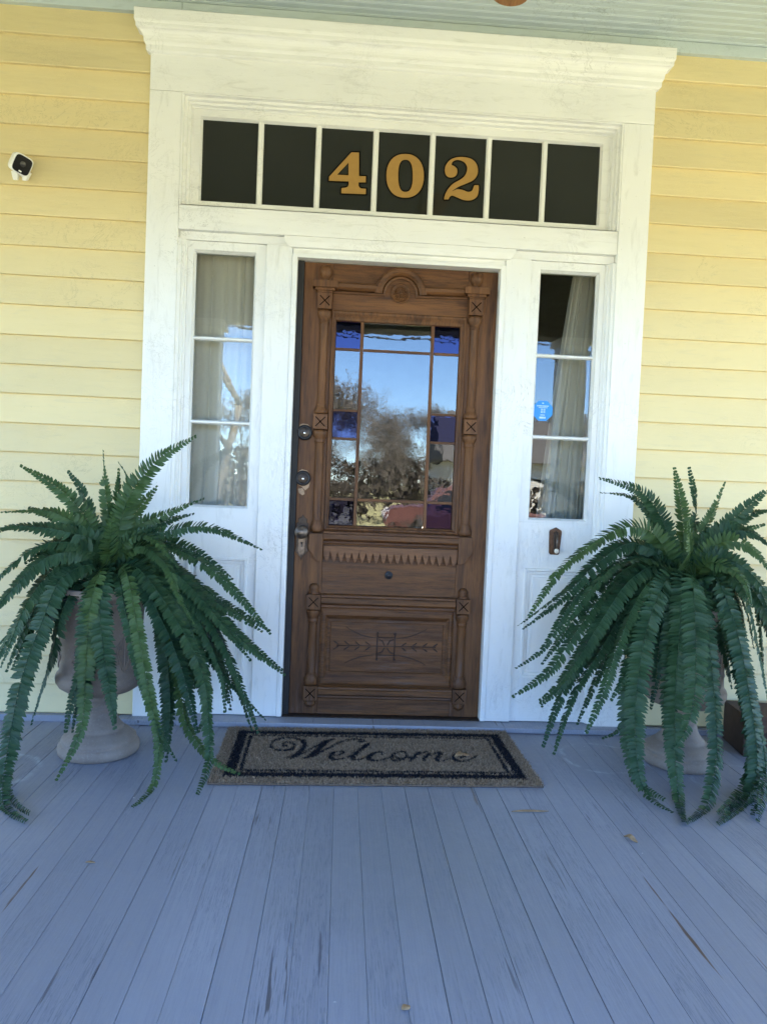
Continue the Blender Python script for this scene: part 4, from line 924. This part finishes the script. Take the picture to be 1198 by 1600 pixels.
# ------------------------------------------------------------------ yard, street and what the panes reflect
GZ = -.62
def ground_mat():
    a = N('winter_lawn'); u = a.coord(); f = a.noise(u, .5, 6, .65); g = a.noise(u, 14, 5, .7)
    col = a.ramp(f, (.3, (.285,.275,.135)), (.7, (.39,.36,.20))); col = a.mix(a.ramp(g, (.45, 0.), (.75, .6)), col, (.41,.38,.23))
    return a.fin(col, .95, a.bump(g, .6, .03), spec=.1)
gr = MB().add([(-400,-400,GZ),(400,-400,GZ),(400,400,GZ),(-400,400,GZ)], [(0,1,2,3)]).build('lawn', ground_mat()); tag(gr, 'dry winter lawn', None, None, 'structure')
con = plain('pale_concrete', (.42,.40,.36), .85, 0, .15, 8, .2)
o = MB().box(-.6, .95, -13.8, PD-.9, GZ, GZ+.03).build('front_walk', con, None, .01); tag(o, 'concrete front walk', None, None, 'structure')
o = MB().box(-120, 120, -21, -14.6, GZ, GZ+.012).build('street', plain('asphalt', (.06,.06,.062), .9, 0, .2, 40, .3)); tag(o, 'asphalt street', None, None, 'structure')
stp = MB()
for k in range(3): stp.box(-1.2, 1.5, PD-.05-.30*(k+1), PD-.051-.30*k, GZ, -.155*(k+1))
o = stp.build('porch_steps', M['floor'], None, .006); tag(o, 'wooden porch steps', None, None, 'structure')
o = MB().box(-4.7, 4.7, PD-.02, PD+.02, GZ, -.035).build('porch_skirt', M['column']); tag(o, 'white porch skirt board', None, None, 'structure')
bark = plain('pale_bark', (.17,.15,.13), .9, 0, .3, 14, .5)
def tree_mesh(seed, H, r0, depth, spread=.55, lean=(0,0), trunk=.28):
    rr = random.Random(seed); mb = MB(); tw = MB()
    def grow(p, d, L_, r, lev):
        n = 4 if lev < 3 else 3; pts = [p]; rad = [r]; q = p
        for i in range(n):
            d = (d+Vector((rr.gauss(0,.16), rr.gauss(0,.16), rr.gauss(.03,.10)))).normalized(); q = q+d*(L_/n); pts.append(q); rad.append(r*(1-.38*(i+1)/n))
        (mb if lev < 2 else tw).tube(pts, [max(q_, .011) for q_ in rad], 7 if lev == 0 else (4 if lev < 3 else 3))
        if lev >= depth: return
        k = rr.choice((2,3,3)) if lev < 2 else rr.choice((2,3,4))
        for j in range(k):
            a = rr.uniform(0, 6.28); ax_ = d.cross(Vector((math.cos(a), math.sin(a), .3))).normalized()
            nd = (d*math.cos(spread*rr.uniform(.5,1.3))+ax_*math.sin(spread*rr.uniform(.6,1.3))).normalized()
            grow(pts[-1] if j == 0 else pts[rr.choice((-1,-2,-2))], nd, L_*rr.uniform(.62,.86), rad[-1]*rr.uniform(.6,.85), lev+1)
    grow(Vector((0,0,0)), Vector((lean[0], lean[1], 1)).normalized(), H*trunk, r0, 0); return mb, tw
trees = [tree_mesh(2, 15, .26, 8, .5), tree_mesh(5, 16, .28, 8, .52), tree_mesh(9, 14, .24, 8, .55)]
tm = []
for a, b in trees:
    t0 = a.build('trunk', bark); t1 = b.build('crown', bark); tm.append((t0.data, t1.data))
    bpy.data.objects.remove(t0); bpy.data.objects.remove(t1)
def put_tree(k, x, y, s_, rz, label, group='bare winter trees across the street'):
    t = thing('bare_tree', label, 'tree', (x, y, GZ), rz, group); t.scale = (s_, s_, s_)
    for nm, d in zip(('trunk', 'crown'), tm[k]): o = bpy.data.objects.new(nm, d); COL.objects.link(o); o.parent = t
a, b = tree_mesh(21, 9, .105, 7, .62, (.22, .05), .36)
t = thing('bare_tree', 'leaning bare tree in the front yard reflected in the left sidelight', 'tree', (-2.9, -10.5, GZ)); a.build('trunk', bark, t); b.build('crown', bark, t)
spots = [(-1.4,-30,.5),(2.9,-33,.28),(-19,-38,.6),(15,-34,.5),(-28,-33,.7),(27,-31,.7),(-13,-52,.62),(-9,-60,.7),(-5,-55,.55),(-1,-62,.7),(4.5,-56,.55),(8.5,-62,.62),(13,-57,.6),(18,-55,.65),(-17,-58,.6),(6.5,-70,.7),(-7,-70,.7),(1.5,-72,.75),(23,-62,.7),(-24,-60,.7)]
places = ['broad bare tree straight across the street from the door', 'smaller bare tree just right of the broad one across the street']
for i, (x, y, k) in enumerate(spots): put_tree(i % 3, x, y, k, rng.uniform(0,6.28), places[i] if i < 2 else 'bare winter tree standing far across the street')
far = []; fr_ = random.Random(31); src = [tuple(np.array([v.co[:] for v in d.vertices]) for d in pr) for pr in tm]; sf = [tuple([list(p.vertices) for p in d.polygons] for d in pr) for pr in tm]
fw = MB(); lo = tree_mesh(40, 14, .35, 6, .55); lv = np.array([tuple(v) for v in lo[0].v+lo[1].v]); lf = lo[0].f+[[i+len(lo[0].v) for i in f] for f in lo[1].f]
for i in range(70):
    a = fr_.uniform(0, 6.28); c, s_ = math.cos(a), math.sin(a); k = fr_.uniform(.55, .8)
    q = lv@np.array([[c, s_, 0], [-s_, c, 0], [0, 0, 1]])*k*np.array([1.15, 1.15, 1])+np.array([-70+140*i/69+fr_.uniform(-1.5, 1.5), -fr_.uniform(75, 95), GZ])
    fw.add(q.tolist(), lf)
tag(fw.build('far_wood', bark), 'bare winter wood far beyond the street', 'wood', None, 'stuff')
# neighbour's house, hedge line, poles and wires
nb = thing('neighbour_house', 'small pale house with dark roof across the street', 'house', (11.5, -36, GZ))
MB().box(-6, 6, -4, 4, 0, 3).build('wall', plain('pale_siding', (.6,.58,.54), .7), nb); MB().add([(-6.5,-4.5,3),(6.5,-4.5,3),(6.5,4.5,3),(-6.5,4.5,3),(-6.5,0,5.4),(6.5,0,5.4)], [(0,1,5,4),(2,3,4,5),(0,4,3),(1,2,5),(0,3,2,1)]).build('roof', M['roof'], nb)
for x in (-4, -1.4, 1.4, 4): o = MB().box(x-.5, x+.5, 3.99, 4.03, .9, 2.3).build('window', M['lens'], nb)
hedge = MB(); hr = random.Random(8)
for i in range(34000):
    x = hr.uniform(-45, 45); bk = i % 2; h = (2.0 if bk == 0 else 3.6)+1.3*mnoise.noise((x*.25, 3+bk*5, 0)); p = Vector((x, (-24.5 if bk == 0 else -47)+hr.gauss(0,1.0), GZ+hr.random()**.7*max(.6, h))); s_ = hr.uniform(.08,.2)*(1+.5*bk)
    u = Vector((hr.gauss(0,1), hr.gauss(0,1), hr.gauss(0,1))).normalized()*s_; v_ = u.cross(Vector((hr.gauss(0,1), hr.gauss(0,1), hr.gauss(0,1)))).normalized()*s_*.6
    hedge.add([p-u, p+v_, p+u, p-v_], [(0,1,2,3)])
for i in range(9000):
    x = hr.uniform(-16, 18); h = (1.4 if x < .4 or x > 6.5 else .75)+.35*mnoise.noise((x*.9, 9, 0)); p = Vector((x, -13.2+hr.gauss(0,.28), GZ+hr.random()**.7*max(.3, h)))
    if -.55 < x < .8: continue
    s_ = hr.uniform(.03,.075); u = Vector((hr.gauss(0,1), hr.gauss(0,1), hr.gauss(0,1))).normalized()*s_; v_ = u.cross(Vector((hr.gauss(0,1), hr.gauss(0,1), hr.gauss(0,1)))).normalized()*s_*.6
    hedge.add([p-u, p+v_, p+u, p-v_], [(0,1,2,3)])
tag(hedge.build('scrub', plain('winter_scrub', (.062,.05,.036), .9, 0, .5, 1.5)), 'brown winter scrub along both sides of the street', 'scrub', None, 'stuff')
for x in (-17, 19):
    t = thing('utility_pole', 'wooden utility pole '+('at the left end of the wires' if x < 0 else 'at the right end of the wires'), 'pole', (x, -13.6, GZ), 0, 'utility poles')
    MB().lathe([(.14,0),(.10,9)], n=10).build('post', bark, t); MB().box(-.06,.06,-.9,.9,8.3,8.42).build('crossarm', bark, t)
for k, (yy, zz) in enumerate(((-.8, 7.85), (0, 7.0), (.8, 7.85), (0, 6.3), (0, 5.6))):
    o = MB().tube([(-17+36*i/24, -13.6+yy, zz-1.1*(1-(i/12-1)**2)) for i in range(25)], .018, 4).build('power_line', M['black']); tag(o, ['rear power line on the crossarm', 'top middle power line', 'front power line on the crossarm', 'middle power line below the crossarm', 'lowest power line between the poles'][k], 'cable', 'power lines')

# red car by the kerb
car = thing('parked_car', 'dull red car parked at the kerb in front of the house', 'car', (3.2, -15.7, GZ), R(2)); car.scale = (1.05, 1.05, 1.2)
red = plain('dull_red_paint', (.15,.062,.052), .45, 0, .06, 4, 0)
side = [(-2.2,.28),(2.15,.28),(2.22,.5),(2.2,.72),(2.05,.82),(1.25,.90),(.62,1.38),(.2,1.45),(-.55,1.44),(-1.25,1.0),(-2.1,.90),(-2.25,.62)]
def hull(scl_, wdt, nm, mat, pts, par, top_in=.16):
    n = len(pts); vs = []
    for s_, f_ in ((-1, 1), (1, 1)):
        for x_, z_ in pts: vs.append((-x_*scl_, s_*(wdt-(top_in*max(0, z_-.9)/.55)), z_))
    T = tessellate_polygon([[Vector((-x_, z_, 0)) for x_, z_ in pts]])
    return MB().add(vs, [tuple(t_) for t_ in T]+[tuple(i+n for i in t_[::-1]) for t_ in T]+[(i, (i+1) % n, (i+1) % n+n, i+n) for i in range(n)]).build(nm, mat, par, .04, 3)
bd_ = hull(1, .86, 'body', red, side, car)
for sg in (-1, 1):
    for pts in ([(.58,1.30),(.18,1.37),(.05,.98),(1.0,.95)], [(-.02,.98),(.10,1.37),(-.5,1.36),(-1.02,1.02)]):
        n = 4; y_ = lambda z_: sg*(.868-(.16*max(0, z_-.9)/.55))
        MB().add([(-a, y_(b), b) for a, b in pts], [(0,1,2,3)]).build('window', M['lens'], car)
    for xx in (-1.35, 1.4):
        wh = MB().lathe([(.05,-.1),(.31,-.1),(.32,-.08),(.32,.08),(.31,.1),(.05,.1)], (xx, sg*.78, .32), 24, 'y').build('wheel', M['black'], car)
        MB().lathe([(.18,-.11),(.19,.0),(.18,.11)], (xx, sg*.78, .32), 16, 'y').build('rim', M['steel'], wh)
    MB().lathe([(.09,-.01),(.09,.02),(.05,.04)], (-2.18, sg*.62, .66), 16, 'y').build('headlight', M['plastic'], car)
